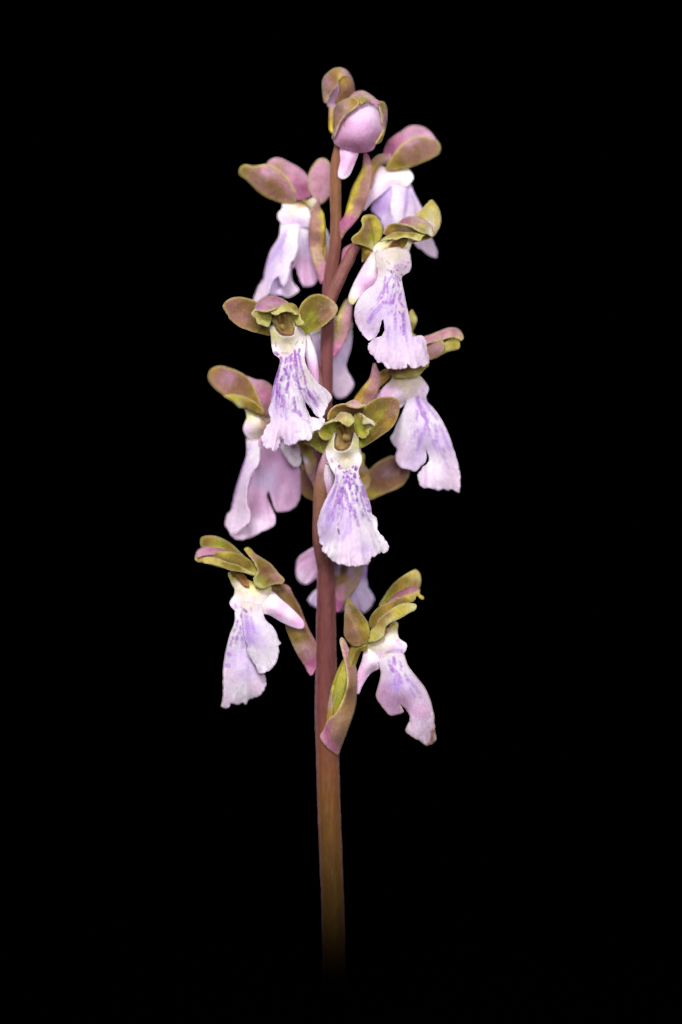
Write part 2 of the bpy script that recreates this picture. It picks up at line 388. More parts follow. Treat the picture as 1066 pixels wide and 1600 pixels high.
make('pedicel', b1, [tube([(470 + 216 / 4.44, 90 + 340 / 4.44, -12, 4.2), (470 + 214 / 4.44, 90 + 430 / 4.44, -9, 4.3), (470 + 213 / 4.44, 90 + 500 / 4.44, -6, 3.4), (523, 209, -3, 2.8), (526, 226, 3, 3)], ['tan', 'gold', 'yel', 'yel', 'tan'])], 'flesh')

# ================= larger bud below it
CORE2 = [(225, 570), (245, 480), (270, 400), (330, 330), (400, 295), (480, 285), (545, 315), (575, 400), (585, 480), (560, 555), (525, 600), (500, 640), (440, 660), (360, 655), (290, 632), (245, 605)]
b2 = make('bud', plant, [sheet('A', CORE2, d=24, pillow=38, col=[(380, 410, 'pinkw'), (480, 380, 'pinkw'), (290, 560, '#d8a0c4'), (500, 600, '#d8a0c4'), (400, 610, '#d39ac2'), (440, 480, 'lpink'), (340, 470, 'lpink')], sp=2.0, rough=.35,
     strokes=[([(306, 430), (300, 480)], 1.6, 'rust', .8)] + fan((430, 300), [(260, 560), (400, 660), (560, 540)], 34, .3, .95, 1.2, 'lav', .25, 3))], 'lip', label='plump pink bud opening below the tip bud')
make('sepal', b2, [sheet('A', [(215, 562), (232, 480), (228, 400), (245, 330), (282, 296), (350, 275), (392, 286), (402, 312), (380, 348), (320, 392), (275, 445), (245, 520), (228, 572)],
     c=[(215, 562, 22), (228, 400, 24), (245, 330, 26), (300, 285, 36), (350, 275, 42), (402, 312, 60), (375, 345, 60), (310, 390, 55), (270, 445, 50), (235, 540, 38), (300, 340, 54)],
     col=[(250, 350, 'brownp'), (240, 450, 'brownp'), (300, 330, 'tan'), (370, 300, 'gold'), (230, 540, 'pink'), (260, 300, 'dpink')], rim=('tan', 2, .5), er=2)], 'sepal', SEP)
make('sepal', b2, [sheet('A', [(335, 277), (370, 240), (430, 228), (490, 258), (522, 288), (500, 303), (450, 305), (412, 322), (396, 290), (365, 275)],
     c=[(335, 277, 28), (430, 228, 16), (522, 288, 34), (450, 305, 57), (412, 320, 58), (430, 265, 42)], col=[(400, 240, 'dpink'), (480, 260, 'dpink'), (440, 285, 'olive'), (415, 300, 'yel'), (490, 290, 'tan')], er=2)], 'sepal', SEP)
make('sepal', b2, [sheet('A', [(482, 306), (515, 288), (548, 303), (546, 327), (510, 322)], d=50, s=(-.3, .2), col=[(510, 300, 'pink'), (540, 310, 'dpink')], er=1.5)], 'sepal', SEP)
make('sepal', b2, [sheet('A', [(546, 303), (578, 308), (600, 350), (597, 460), (580, 530), (555, 590), (523, 600), (545, 562), (578, 500), (566, 450), (562, 400), (548, 345)],
     c=[(546, 303, 40), (600, 350, 18), (597, 460, 16), (560, 400, 46), (570, 500, 38), (540, 590, 30)], col=[(590, 350, 'tan'), (580, 420, 'pink'), (560, 580, 'gold'), (570, 330, 'gold')], rim=('gold', 2, .5), er=2)], 'sepal', SEP)
make('spur', b2, [sheet('A', [(280, 620), (400, 640), (376, 730), (335, 820), (297, 843), (262, 827), (260, 790), (274, 720)], d=16, pillow=11, s=(0, .0),
     col=[(340, 650, 'lpink'), (290, 820, 'pinkw'), (300, 740, 'lpink')])], 'flesh')

# ================= flower behind, upper right, turned away
f = make('flower', plant, [sheet('A', [(530, 740), (600, 765), (740, 768), (784, 835), (765, 868), (740, 892), (650, 885), (565, 945), (500, 1000), (438, 1062), (446, 1010), (488, 870), (500, 790)],
     c=[(530, 740, -34), (740, 768, -36), (784, 835, -34), (500, 1000, -26), (438, 1062, -22), (600, 850, -32)], pillow=8,
     col=[(640, 800, 'pale'), (760, 840, 'pale'), (680, 780, 'cream'), (560, 850, 'pinkw'), (460, 1020, 'lpink'), (600, 900, 'pinkw')])], 'flesh', label='half-hidden flower turned away near the top, its hood pink above and olive below')
make('ovary', f, [tube([(470 + 470 / 4.44, 90 + 900 / 4.44, -14, 5.5), (470 + 495 / 4.44, 90 + 775 / 4.44, -20, 7), (470 + 545 / 4.44, 90 + 712 / 4.44, -26, 8), (470 + 615 / 4.44, 90 + 700 / 4.44, -32, 9)], ['tan', 'gold', 'tan', 'dpink'], ridge=.08, twist=.1)], 'bract')
make('dorsal_sepal', f, [sheet('A', [(575, 668), (600, 590), (650, 540), (700, 508), (745, 478), (800, 470), (862, 485), (915, 530), (940, 575), (880, 570), (800, 580), (730, 600), (680, 640), (640, 690), (600, 700)],
     c=[(575, 668, -32), (700, 508, -48), (800, 470, -52), (915, 530, -44), (800, 570, -26), (680, 620, -24), (610, 690, -28)], col=[(650, 570, 'rose'), (760, 500, 'pink'), (860, 510, 'pink'), (620, 640, 'mag'), (800, 560, 'pink'), (590, 640, 'rose')], er=2)], 'sepal', SEP)
make('lateral_sepal', f, [sheet('A', [(588, 772), (618, 712), (650, 662), (700, 602), (760, 562), (830, 545), (900, 558), (948, 575), (972, 622), (965, 660), (930, 690), (860, 725), (780, 757), (700, 776), (640, 784)],
     c=[(590, 772, -22), (650, 662, -20), (760, 562, -22), (900, 558, -34), (972, 622, -40), (860, 725, -30), (700, 776, -26), (780, 650, -17)], col=[(720, 660, 'brownp'), (800, 640, 'brown'), (880, 620, 'brownp'), (680, 740, 'olive'), (760, 580, 'pink'), (640, 720, 'gold')], rim=('rim', 7, .85), er=2,
     strokes=[([(640, 740), (740, 670), (860, 630), (930, 620)], 3, 'olive', .4)])], 'sepal', SEP)
make('lip', f, [sheet('A', [(640, 850), (745, 860), (800, 960), (850, 1060), (890, 1180), (915, 1262), (950, 1360), (942, 1388), (890, 1370), (780, 1290), (700, 1215), (655, 1160), (630, 1090), (620, 1030), (632, 950)],
     c=[(648, 860, -36), (742, 872, -42), (690, 930, -24), (625, 1030, -20), (700, 1050, -22), (840, 1050, -44), (700, 1215, -30), (930, 1370, -58), (800, 1250, -38)], neck=(700, 860), wr=1.6, cren=.9, sp=2,
     col=[(680, 1000, 'white'), (740, 980, 'lilac'), (660, 1100, 'white'), (900, 1350, 'pinkw'), (800, 1060, 'pinkw')], strokes=[([(740, 900), (735, 1000), (715, 1110)], 4, 'mauve', .5), ([(770, 950), (790, 1010), (800, 1080)], 3, 'mauve', .35), ([(735, 1010), (728, 1060)], 5, 'mauve', .3)]),
     sheet('A', [(545, 945), (652, 850), (646, 960), (632, 1050), (648, 1150), (610, 1210), (575, 1185), (545, 1115), (490, 1062), (495, 1030), (525, 982)],
     c=[(545, 945, -40), (652, 850, -38), (630, 1050, -22), (495, 1050, -50), (590, 1200, -36), (570, 1060, -38)], neck=(640, 880), wr=1.2, cren=.6, col=[(560, 1050, 'lav'), (600, 1100, 'lilac')])], 'lip', LIP)
make('bract', plant, [sheet('A', [(262, 1150), (300, 1100), (330, 1000), (360, 900), (402, 818), (430, 760), (437, 700), (440, 668), (455, 660), (484, 718), (493, 780), (488, 860), (470, 950), (435, 1050), (370, 1150), (312, 1215), (280, 1260)],
     c=[(262, 1150, 6), (330, 1000, -12), (402, 818, -14), (430, 760, -10), (455, 660, -8), (493, 780, 0), (440, 850, 4), (400, 980, 6), (435, 1050, 3), (340, 1130, 8), (290, 1240, 6)],
     col=[(330, 1040, 'yel'), (350, 960, 'yel'), (380, 880, 'yel'), (410, 815, 'yel'), (432, 770, 'yel'), (455, 680, 'plum'), (482, 730, 'dpink'), (480, 800, 'bract'), (470, 870, 'bract'), (455, 940, 'bract'), (430, 1000, 'bract'), (390, 1070, 'bract'), (345, 1130, 'plum'), (285, 1165, 'mag'), (300, 1220, 'bract'), (400, 1010, 'bract'), (440, 880, 'bract')], power=4, er=2,
     strokes=[([(448, 680), (444, 800), (420, 940), (360, 1050), (300, 1110)], 2, 'bract', .7)])], 'bract', 2.2, label='pointed pink and yellow bract below the turned-away upper flower')

# ================= flower behind, upper left
f = make('flower', plant, [sheet('B', [(438, 445), (540, 460), (600, 450), (680, 475), (725, 465), (725, 560), (665, 655), (560, 662), (440, 645), (393, 582), (398, 545), (428, 510)],
     c=[(438, 445, -34), (680, 475, -38), (393, 582, -40), (665, 655, -36), (560, 560, -34)], pillow=8, col=[(450, 580, 'pinkw'), (520, 540, 'cream'), (620, 540, 'white'), (600, 470, 'gold'), (560, 640, 'lilac')])], 'flesh',
     label='soft-focus flower on the left of the upper stem, hood pink and olive, seen from behind')
make('lateral_sepal', f, [sheet('B', [(73, 200), (85, 165), (120, 145), (190, 155), (280, 142), (335, 140), (400, 180), (480, 250), (532, 340), (562, 420), (540, 462), (470, 472), (380, 452), (270, 402), (190, 332), (120, 262), (80, 236)],
     c=[(73, 200, -44), (280, 142, -30), (400, 180, -24), (532, 340, -22), (540, 462, -28), (380, 452, -34), (190, 332, -40), (300, 270, -22)], col=[(200, 210, 'brownp'), (300, 200, 'pink'), (330, 300, 'brown'), (420, 360, 'brown'), (480, 330, 'dpink'), (110, 180, 'olive'), (250, 270, 'brownp')], rim=('rim', 6, .9), er=2.5,
     strokes=[([(100, 190), (260, 260), (400, 360), (520, 440)], 5, 'olive', .4)])], 'sepal', SEP)
make('dorsal_sepal', f, [sheet('B', [(308, 132), (350, 92), (420, 90), (500, 130), (560, 160), (622, 210), (652, 262), (665, 340), (675, 405), (620, 435), (565, 440), (530, 350), (470, 258), (390, 180)],
     c=[(308, 132, -40), (420, 90, -52), (560, 160, -46), (652, 262, -44), (620, 430, -30), (470, 258, -26), (550, 300, -28), (390, 180, -30)], col=[(360, 110, 'pink'), (440, 170, 'dpink'), (560, 300, 'rose'), (600, 340, 'mag'), (500, 180, 'pink'), (400, 170, 'gold'), (620, 240, 'pink')], er=2)], 'sepal', SEP)
make('lateral_sepal', f, [sheet('B', [(648, 235), (690, 150), (740, 95), (790, 95), (826, 128), (845, 200), (845, 300), (842, 380), (800, 442), (750, 476), (720, 462), (682, 412), (652, 340)],
     c=[(648, 235, -36), (740, 95, -50), (826, 128, -46), (842, 380, -40), (750, 476, -38), (740, 280, -34)], col=[(730, 160, 'pink'), (740, 270, 'dpink'), (740, 350, 'dpink'), (800, 380, 'pink'), (690, 330, 'pink')], rim=('rim', 5, .7), er=2.5)], 'sepal', SEP)
make('petal', f, [sheet('B', [(590, 432), (640, 440), (680, 420), (720, 440), (735, 480), (700, 510), (655, 500), (625, 470)], d=-27, b=3, col=[(620, 450, 'gold'), (690, 450, 'pale'), (650, 480, 'creamg')])], 'sepal', PET)
make('lip', f, [sheet('B', [(430, 610), (500, 590), (570, 620), (565, 760), (560, 850), (540, 920), (502, 970), (490, 1050), (470, 1130), (440, 1162), (415, 1130), (400, 1080), (345, 1130), (322, 1200), (250, 1285), (192, 1290), (230, 1160), (268, 1100), (300, 960), (340, 850), (400, 750)],
     c=[(430, 610, -46), (570, 615, -38), (520, 700, -26), (560, 850, -18), (500, 970, -20), (440, 1160, -24), (340, 850, -44), (268, 1100, -50), (192, 1290, -60), (340, 1130, -36), (440, 850, -26)], neck=(520, 600), wr=2.2, cren=.8,
     col=[(500, 750, 'white'), (400, 850, 'lilac'), (500, 950, 'white'), (300, 1050, 'lilac'), (250, 1200, 'pinkw')], strokes=[([(450, 730), (410, 830), (360, 900), (320, 960)], 8, 'lav', .7), ([(470, 690), (430, 820), (420, 960)], 4, 'lav', .5), ([(300, 980), (275, 1110)], 4, 'lav', .6)]),
     sheet('B', [(318, 1222), (340, 1110), (400, 1040), (470, 1000), (500, 960), (520, 1000), (508, 1040), (525, 1130), (567, 1190), (545, 1222), (470, 1252), (400, 1225), (365, 1245)],
     c=[(318, 1222, -52), (400, 1040, -44), (510, 1000, -44), (567, 1190, -56), (400, 1225, -50), (450, 1130, -60)], neck=(520, 700), wr=2, cren=1, col=[(400, 1150, 'lilac'), (520, 1180, 'pinkw')]),
     sheet('B', [(555, 610), (665, 580), (780, 655), (838, 780), (835, 900), (795, 1000), (742, 1085), (690, 1152), (620, 1162), (590, 1132), (560, 1040), (545, 992), (520, 1010), (525, 940), (560, 850), (565, 760)],
     c=[(555, 610, -40), (780, 655, -52), (600, 720, -36), (838, 780, -60), (742, 1085, -52), (620, 1160, -44), (540, 990, -36), (560, 850, -24), (660, 850, -50)], neck=(600, 560), wr=1.6, cren=.6, col=[(640, 800, 'lilac'), (650, 1000, 'lpink'), (820, 800, 'white'), (600, 700, 'white')])], 'lip', LIP)
make('bract', plant, [sheet('B', [(737, 425), (752, 505), (775, 545), (791, 630), (788, 760), (778, 880), (800, 950), (818, 1030), (790, 1120), (755, 1140), (725, 1065), (690, 970), (660, 850), (650, 740), (665, 600), (700, 500)],
     c=[(737, 425, -6), (791, 630, -14), (778, 880, -8), (818, 1030, -2), (755, 1140, -4), (660, 850, -16), (650, 740, -18), (700, 500, -12), (735, 700, 2), (750, 900, 2)],
     col=[(715, 500, 'bract'), (692, 590, 'brownp'), (675, 690, 'brownp'), (678, 790, 'brownp'), (695, 880, 'tan'), (715, 970, 'tan'), (735, 1050, 'dpink'), (770, 570, 'yel'), (780, 660, 'yel'), (776, 750, 'gold'), (768, 840, 'gold'), (760, 910, 'tan'), (725, 760, 'brownp'), (728, 640, 'brownp'), (735, 880, 'tan'), (785, 1000, 'rose'), (790, 1080, 'rose')], power=4, er=2, strokes=[([(740, 480), (745, 600), (745, 800), (750, 950)], 1.5, 'bract', .6)])], 'bract', 2.4, label='slender brown and yellow bract on the left of the upper stem')
make('ovary', f, [tube([(507, 440, -4, 5), (505, 400, -14, 6), (500, 350, -26, 7), (488, 325, -36, 8)], ['rose', 'gold', 'tan', 'tan'], ridge=.08)], 'bract')

# ================= right-hand front flower
lipst = [([(470, 540), (478, 545)], 2, 'spot', .9), ([(493, 548), (494, 560)], 2.6, 'spot', 1), ([(530, 540), (545, 545)], 2, 'purple', .8), ([(565, 572), (572, 580)], 2.2, 'spot', .9), ([(593, 520), (600, 516)], 1.8, 'purple', .8), ([(505, 590), (512, 598)], 2.2, 'purple', .8), ([(550, 595), (556, 615)], 2, 'purple', .8),
    ([(515, 640), (508, 660)], 3, 'mauve', .8), ([(545, 640), (552, 655)], 2, 'purple', .7), ([(540, 690), (545, 700)], 2, 'mauve', .6), ([(480, 600), (468, 640), (468, 700)], 3, 'mauve', .7), ([(455, 590), (448, 650), (440, 720), (425, 740)], 3.2, 'mauve', .6), ([(560, 710), (550, 745)], 4, 'mauve', .7),
    ([(440, 765), (480, 770), (505, 760)], 5, 'mauve', .65), ([(500, 745), (488, 775)], 4, 'mauve', .5), ([(550, 760), (585, 800)], 2.6, 'purple', .6), ([(548, 830), (555, 840)], 2.5, 'purple', .6), ([(575, 850), (580, 900), (585, 960), (580, 985)], 5, 'mauve', .75), ([(560, 935), (560, 950)], 3, 'mauve', .6), ([(530, 870), (525, 950)], 4, 'lav', .7), ([(500, 830), (470, 850)], 4, 'lav', .8),
    ([(420, 790), (370, 850), (340, 900)], 7, 'lav', .8), ([(380, 820), (350, 880)], 4, 'mauve', .4), ([(595, 1000), (600, 1040)], 3, 'lav', .8), ([(480, 940), (470, 1010)], 4, 'lav', .6), ([(640, 1000), (700, 1050)], 2, 'lav', .7), ([(512, 525), (530, 528), (560, 524)], 1, 'plum', .6), ([(540, 505), (580, 505)], 1.2, 'plum', .5), ([(575, 470), (590, 485)], 1.6, 'plum', .5), ([(610, 490), (618, 488)], 1.6, 'plum', .7), ([(465, 480), (485, 500)], .9, 'dark', .7), ([(520, 515), (540, 512)], 1.5, 'plum', .6), ([(560, 495), (575, 490)], 1.5, 'plum', .5), ([(432, 466), (436, 474)], 2, 'rose', .6)]
lipst += fan((530, 520), [(300, 900), (420, 780), (500, 1000), (620, 1000)], 60, .08, .8, 1.5, 'mauve', .55, 11)
f = make('flower', plant, [sheet('Q', [(285, 592), (360, 515), (450, 488), (560, 470), (690, 480), (690, 540), (665, 610), (680, 690), (640, 780), (560, 820), (440, 800), (380, 780), (330, 700)], pillow=10,
     c=[(285, 592, 28), (560, 470, 18), (690, 540, 18), (600, 800, 22), (400, 780, 28)], col=[(330, 620, 'cream'), (450, 540, 'creamg'), (420, 700, 'pale'), (600, 650, 'cream')])], 'flesh', label='front flower on the right whose lip has a long slit on its left')
make('spur', f, [sheet('C', [(365, 415), (410, 440), (420, 560), (395, 640), (330, 690), (270, 735), (225, 782), (198, 745), (228, 650), (290, 530), (335, 450)], c=[(365, 415, 28), (420, 560, 24), (290, 530, 14), (330, 690, 14), (210, 765, 8)], pillow=10,
     col=[(380, 470, 'pale'), (320, 550, 'pinkw'), (330, 640, 'lpink'), (240, 700, 'pinkw'), (220, 760, 'creamg')])], 'flesh')
make('lip', f, [sheet('C', [(400, 560), (380, 630), (322, 680), (270, 740), (246, 790), (238, 850), (250, 910), (280, 970), (310, 1010), (345, 1030), (380, 1012), (406, 975), (415, 930), (436, 886), (444, 915), (448, 960), (430, 1000), (392, 1012), (350, 1038), (330, 1080), (348, 1115), (388, 1158), (402, 1182), (440, 1190), (460, 1220), (500, 1226), (560, 1230), (590, 1224), (611, 1196), (650, 1222), (690, 1210), (720, 1215), (766, 1165), (755, 1130), (744, 1080), (740, 1040), (716, 1005), (690, 995), (652, 1004), (640, 970), (625, 880), (602, 780), (582, 680), (572, 590), (620, 555), (637, 510), (630, 460), (618, 410), (600, 385), (540, 380), (470, 392), (430, 405), (395, 400), (385, 450), (392, 510)],
     c=[(400, 560, 52), (395, 400, 50), (600, 385, 44), (540, 440, 60), (637, 510, 44), (572, 590, 52), (500, 540, 68), (500, 640, 72), (490, 800, 72), (300, 760, 48), (245, 850, 40), (330, 1010, 46), (370, 880, 60), (500, 950, 74), (610, 880, 56), (635, 960, 55), (350, 1080, 60), (460, 1210, 70), (560, 1220, 76), (560, 1100, 72), (700, 1110, 64), (755, 1150, 54), (690, 1000, 56)],
     neck=(500, 520), wr=2.6, cren=1.6, sp=1.15, b=2, er=1.5, col=[(530, 450, 'cream'), (440, 480, 'pale'), (560, 500, 'pinkw'), (490, 620, 'white'), (320, 750, 'white'), (360, 860, 'lilac'), (280, 880, 'pinkw'), (480, 780, 'lilac'), (560, 800, 'pinkw'), (520, 900, 'lilac'), (420, 1080, 'pinkw'), (560, 1150, 'pinkw'), (690, 1100, 'pinkw'), (600, 1050, 'lilac'), (500, 1000, 'lilac')], strokes=lipst, rim=('white', 3, .5))], 'lip', LIP)
make('column', f, [sheet('Q', [(438, 592), (465, 540), (515, 498), (558, 488), (580, 500), (575, 570), (530, 585), (490, 592)], d=47, b=-5, s=(.1, .2), col=[(500, 550, '#b07848'), (470, 580, 'rust'), (540, 520, 'brown')], rim=('rust', 1.5, .5), sp=1.6),
     sheet('Q', [(552, 478), (600, 470), (648, 475), (640, 530), (612, 572), (590, 585), (565, 572), (560, 520)], d=52, pillow=5, sp=1.5, col=[(590, 560, 'gold'), (610, 500, 'olive'), (570, 500, '#8a6428')], strokes=[([(600, 480), (598, 540)], 1.4, '#5f4416', .8), ([(580, 480), (580, 530)], 1, '#5f4416', .6)])], 'sepal', 0)
make('lateral_sepal', f, [sheet('Q', [(64, 482), (90, 450), (150, 402), (186, 342), (170, 290), (186, 250), (240, 235), (300, 241), (345, 280), (384, 360), (390, 430), (355, 520), (330, 572), (286, 607), (230, 577), (150, 552), (84, 532)],
     c=[(64, 482, 52), (150, 402, 40), (186, 250, 24), (170, 290, 36), (300, 241, 12), (384, 360, 22), (286, 607, 28), (150, 552, 44), (260, 420, 24), (230, 320, 24), (330, 500, 24)], col=[(120, 480, 'gold'), (200, 490, 'olive'), (270, 460, 'green'), (220, 400, 'brown'), (240, 300, 'olive'), (320, 330, 'yel'), (340, 470, 'yel'), (290, 570, 'creamg'), (190, 270, 'rim')], rim=('yel', 5, .6), er=3,
     strokes=[([(200, 480), (215, 400), (225, 320)], 5, 'brownp', .5), ([(300, 560), (290, 460), (270, 360), (250, 280)], 3, 'olived', .5)])], 'sepal', SEP + .6)
make('lateral_sepal', f, [sheet('Q', [(700, 290), (735, 235), (790, 180), (850, 118), (895, 80), (932, 112), (972, 172), (996, 270), (986, 350), (952, 420), (920, 462), (860, 492), (780, 508), (695, 522), (670, 440)],
     c=[(700, 290, 26), (895, 80, -2), (996, 270, 6), (920, 462, 22), (695, 522, 28), (860, 280, 14)], col=[(880, 200, 'creamg'), (820, 220, 'rim'), (930, 300, 'rim'), (940, 400, 'tan'), (860, 480, 'olive'), (780, 500, 'yel'), (900, 110, 'yel'), (890, 320, 'pale')], rim=('yel', 3, .5), er=3)], 'sepal', SEP)
make('dorsal_sepal', f, [sheet('Q', [(548, 325), (590, 280), (650, 255), (740, 252), (800, 270), (852, 308), (896, 350), (912, 400), (921, 448), (900, 462), (862, 436), (820, 432), (750, 400), (680, 362), (600, 340)],
     c=[(548, 325, 40), (650, 255, 26), (740, 252, 22), (852, 308, 30), (921, 448, 52), (862, 436, 58), (750, 395, 60), (640, 345, 56), (720, 310, 48), (830, 370, 50)], col=[(640, 280, 'plum'), (740, 270, 'plum'), (720, 320, 'tan'), (800, 350, 'yel'), (820, 400, 'green'), (890, 400, 'pale'), (830, 300, 'pink'), (600, 310, 'plum'), (860, 350, 'tan')], rim=('rim', 2.5, .5), er=2.5)], 'sepal', SEP)
make('petal', f, [sheet('Q', [(392, 432), (410, 380), (450, 336), (520, 326), (600, 333), (680, 352), (760, 390), (838, 438), (760, 440), (600, 420), (480, 430), (420, 450)],
     c=[(392, 432, 44), (450, 336, 42), (600, 333, 54), (760, 390, 58), (838, 438, 56), (600, 420, 40), (480, 430, 40)], col=[(430, 380, 'gold'), (520, 345, 'olive'), (620, 370, 'tan'), (720, 400, 'olive'), (420, 420, 'brown')], rim=('yel', 1.8, .5))], 'sepal', PET)
make('petal', f, [sheet('Q', [(354, 514), (372, 490), (402, 472), (450, 440), (520, 412), (620, 412), (720, 418), (800, 432), (832, 440), (800, 465), (790, 490), (772, 506), (730, 500), (690, 485), (655, 474), (600, 468), (560, 480), (520, 492), (480, 488), (420, 495)],
     c=[(354, 514, 50), (450, 440, 50), (620, 412, 52), (832, 440, 56), (772, 506, 68), (655, 474, 70), (520, 490, 70), (420, 495, 62), (620, 445, 64)], col=[(420, 480, 'creamg'), (520, 470, 'rim'), (560, 430, 'olive'), (640, 455, 'rim'), (740, 470, 'creamg'), (700, 430, 'olive'), (480, 440, 'gold'), (790, 450, 'yel')], rim=('creamg', 2.5, .7), er=2, wr=.6, neck=(600, 300), cren=.5)], 'sepal', PET)
make('ovary', f, [tube([(514, 474, 8, 9), (524, 450, 15, 9.2), (540, 415, 22, 8.8), (554, 388, 22, 8), (566, 376, 14, 7), (580, 376, 10, 6)], ['stem', '#8a564e', '#86524c', '#85504c', 'plum', 'olive'], ridge=.03, sub=8, seg=28)], 'bract')
make('ovary_neck', f, [sheet('Q', [(175, 575), (240, 580), (295, 608), (270, 650), (215, 700), (175, 730), (170, 650)], d=24, pillow=6, col=[(200, 600, 'olive'), (250, 620, 'gold'), (180, 700, 'olived')])], 'sepal')
make('bract', plant, [sheet('C', [(135, 560), (145, 480), (160, 400), (185, 378), (245, 355), (262, 380), (240, 470), (190, 560), (140, 650), (125, 640)], c=[(135, 560, -4), (160, 400, -8), (245, 355, 4), (220, 480, 2), (130, 645, 3)], col=[(180, 420, 'rose'), (230, 370, 'pink'), (160, 520, 'dpink'), (140, 610, 'bract')], er=2)], 'bract', 2.2, label='short pink bract beside the stem below the right front flower')

# ================= flower on the far side of the stem, level with the two front flowers
f = make('flower', plant, [sheet('L', [(200, 760), (330, 730), (470, 780), (470, 850), (330, 900), (180, 900), (100, 890)], d=-44, pillow=12, col=[(300, 800, 'cream')])], 'flesh', label='flower on the far side of the stem, only its drooping lilac lip showing')
make('ovary', f, [tube([(511, 570, -3, 6), (514, 540, -16, 7), (516, 515, -32, 8), (516, 502, -44, 8)], ['stem', 'bract', 'tan', 'olive'], ridge=.07)], 'bract')
make('lip', f, [sheet('L', [(40, 880), (120, 850), (200, 800), (330, 790), (462, 845), (477, 905), (466, 1030), (440, 1120), (420, 1200), (455, 1280), (491, 1360), (482, 1410), (400, 1490), (340, 1497), (300, 1440), (250, 1300), (200, 1360), (150, 1310), (110, 1255), (95, 1130), (60, 1000)],
     c=[(40, 880, -52), (300, 790, -40), (477, 905, -52), (420, 1200, -58), (491, 1360, -70), (370, 1490, -68), (250, 1300, -58), (110, 1255, -66), (300, 1050, -42), (360, 1350, -56)], neck=(280, 780), wr=2, cren=.6, col=[(130, 1000, 'lilac'), (140, 1200, 'lilac'), (400, 1100, 'lilac'), (400, 1350, 'pinkw'), (300, 900, 'white')])], 'lip', LIP)
make('bract', plant, [sheet('L', [(296, 1085), (302, 980), (312, 880), (332, 760), (380, 640), (430, 575), (468, 600), (474, 700), (470, 800), (440, 900), (400, 992), (345, 1072), (312, 1110)],
     c=[(296, 1085, 2), (312, 880, -10), (380, 640, -22), (468, 600, -26), (470, 800, -24), (400, 992, -10), (312, 1110, 4), (400, 800, -8)], col=[(322, 850, 'rim'), (335, 780, 'rim'), (362, 700, 'rim'), (400, 640, 'creamg'), (330, 930, 'tan'), (380, 780, 'tan'), (375, 880, 'tan'), (420, 720, 'dpink'), (460, 640, 'pink'), (462, 740, 'dpink'), (445, 830, 'dpink'), (415, 910, 'dpink'), (360, 990, 'rose'), (318, 1070, 'mag')], er=2, power=3.5, strokes=[([(420, 620), (400, 760), (370, 880)], 2, 'dpink', .6)])], 'bract', 2.2, label='pink and cream bract on the stem above the far-side lip')

# ================= left-centre front flower
lipst = [([(465, 515), (478, 528)], 4.5, 'spot', .95), ([(465, 440), (470, 470)], 2.2, 'plum', .6), ([(505, 550), (515, 572)], 4, 'purple', .8), ([(545, 555), (535, 590)], 2.4, 'purple', .7), ([(578, 555), (582, 570)], 4, 'purple', .85), ([(605, 500), (612, 530)], 3.6, 'purple', .85), ([(640, 490), (632, 530)], 3, 'purple', .8), ([(665, 440), (662, 446)], 2.5, 'plum', .7),
    ([(610, 545), (618, 620), (622, 700), (640, 775)], 4.6, 'purple', .75), ([(640, 540), (652, 620), (680, 700), (685, 745)], 3.6, 'purple', .65), ([(640, 775), (670, 780), (700, 810), (735, 850)], 3, 'purple', .7), ([(575, 612), (577, 620)], 3.4, 'purple', .9), ([(530, 630), (545, 655), (547, 675)], 3.2, 'purple', .8), ([(565, 690), (568, 700)], 2.4, 'purple', .8), ([(515, 690), (505, 715)], 3.8, 'purple', .8), ([(500, 590), (480, 660), (460, 740)], 4.6, 'purple', .7), ([(460, 740), (440, 830)], 4.4, 'mauve', .75), ([(490, 640), (478, 720), (475, 800)], 3, 'purple', .7), ([(498, 740), (495, 830)], 2.8, 'purple', .7), ([(555, 740), (545, 800)], 3.6, 'purple', .7), ([(520, 830), (525, 880), (510, 900)], 6, 'mauve', .7), ([(600, 840), (608, 890), (615, 920)], 4, 'purple', .65), ([(600, 935), (640, 950), (650, 970)], 5.5, 'mauve', .65), ([(710, 800), (740, 850), (770, 900)], 5, 'mauve', .55), ([(740, 790), (780, 850)], 3.5, 'mauve', .45), ([(690, 760), (720, 840)], 2.6, 'purple', .55), ([(478, 820), (470, 900), (480, 960)], 2, 'purple', .5), ([(540, 960), (545, 1000)], 3, 'lav', .7), ([(505, 965), (512, 985)], 3, 'mauve', .5), ([(660, 1000), (720, 1020)], 4, 'lav', .5), ([(480, 510), (520, 515)], 1, 'dark', .5), ([(530, 520), (555, 515)], 1, 'dark', .5), ([(632, 420), (610, 460)], 1, 'dark', .6), ([(570, 545), (590, 525)], 2, 'purple', .7), ([(490, 520), (495, 530)], 1.5, 'purple', .6)]  # thin dark neck strokes put crease shade into the lip colour
lipst += fan((570, 500), [(430, 900), (520, 980), (620, 980), (760, 880)], 110, .08, .9, 1.4, 'purple', .48, 21)
f = make('flower', plant, [sheet('D', [(425, 330), (470, 300), (560, 290), (640, 330), (685, 390), (690, 470), (670, 560), (580, 580), (500, 560), (450, 500), (435, 420)], d=30, pillow=14, col=[(560, 420, 'cream'), (440, 350, 'creamg'), (660, 400, 'creamg')])], 'flesh', label='front flower left of the stem with dense purple streaks on its lip')
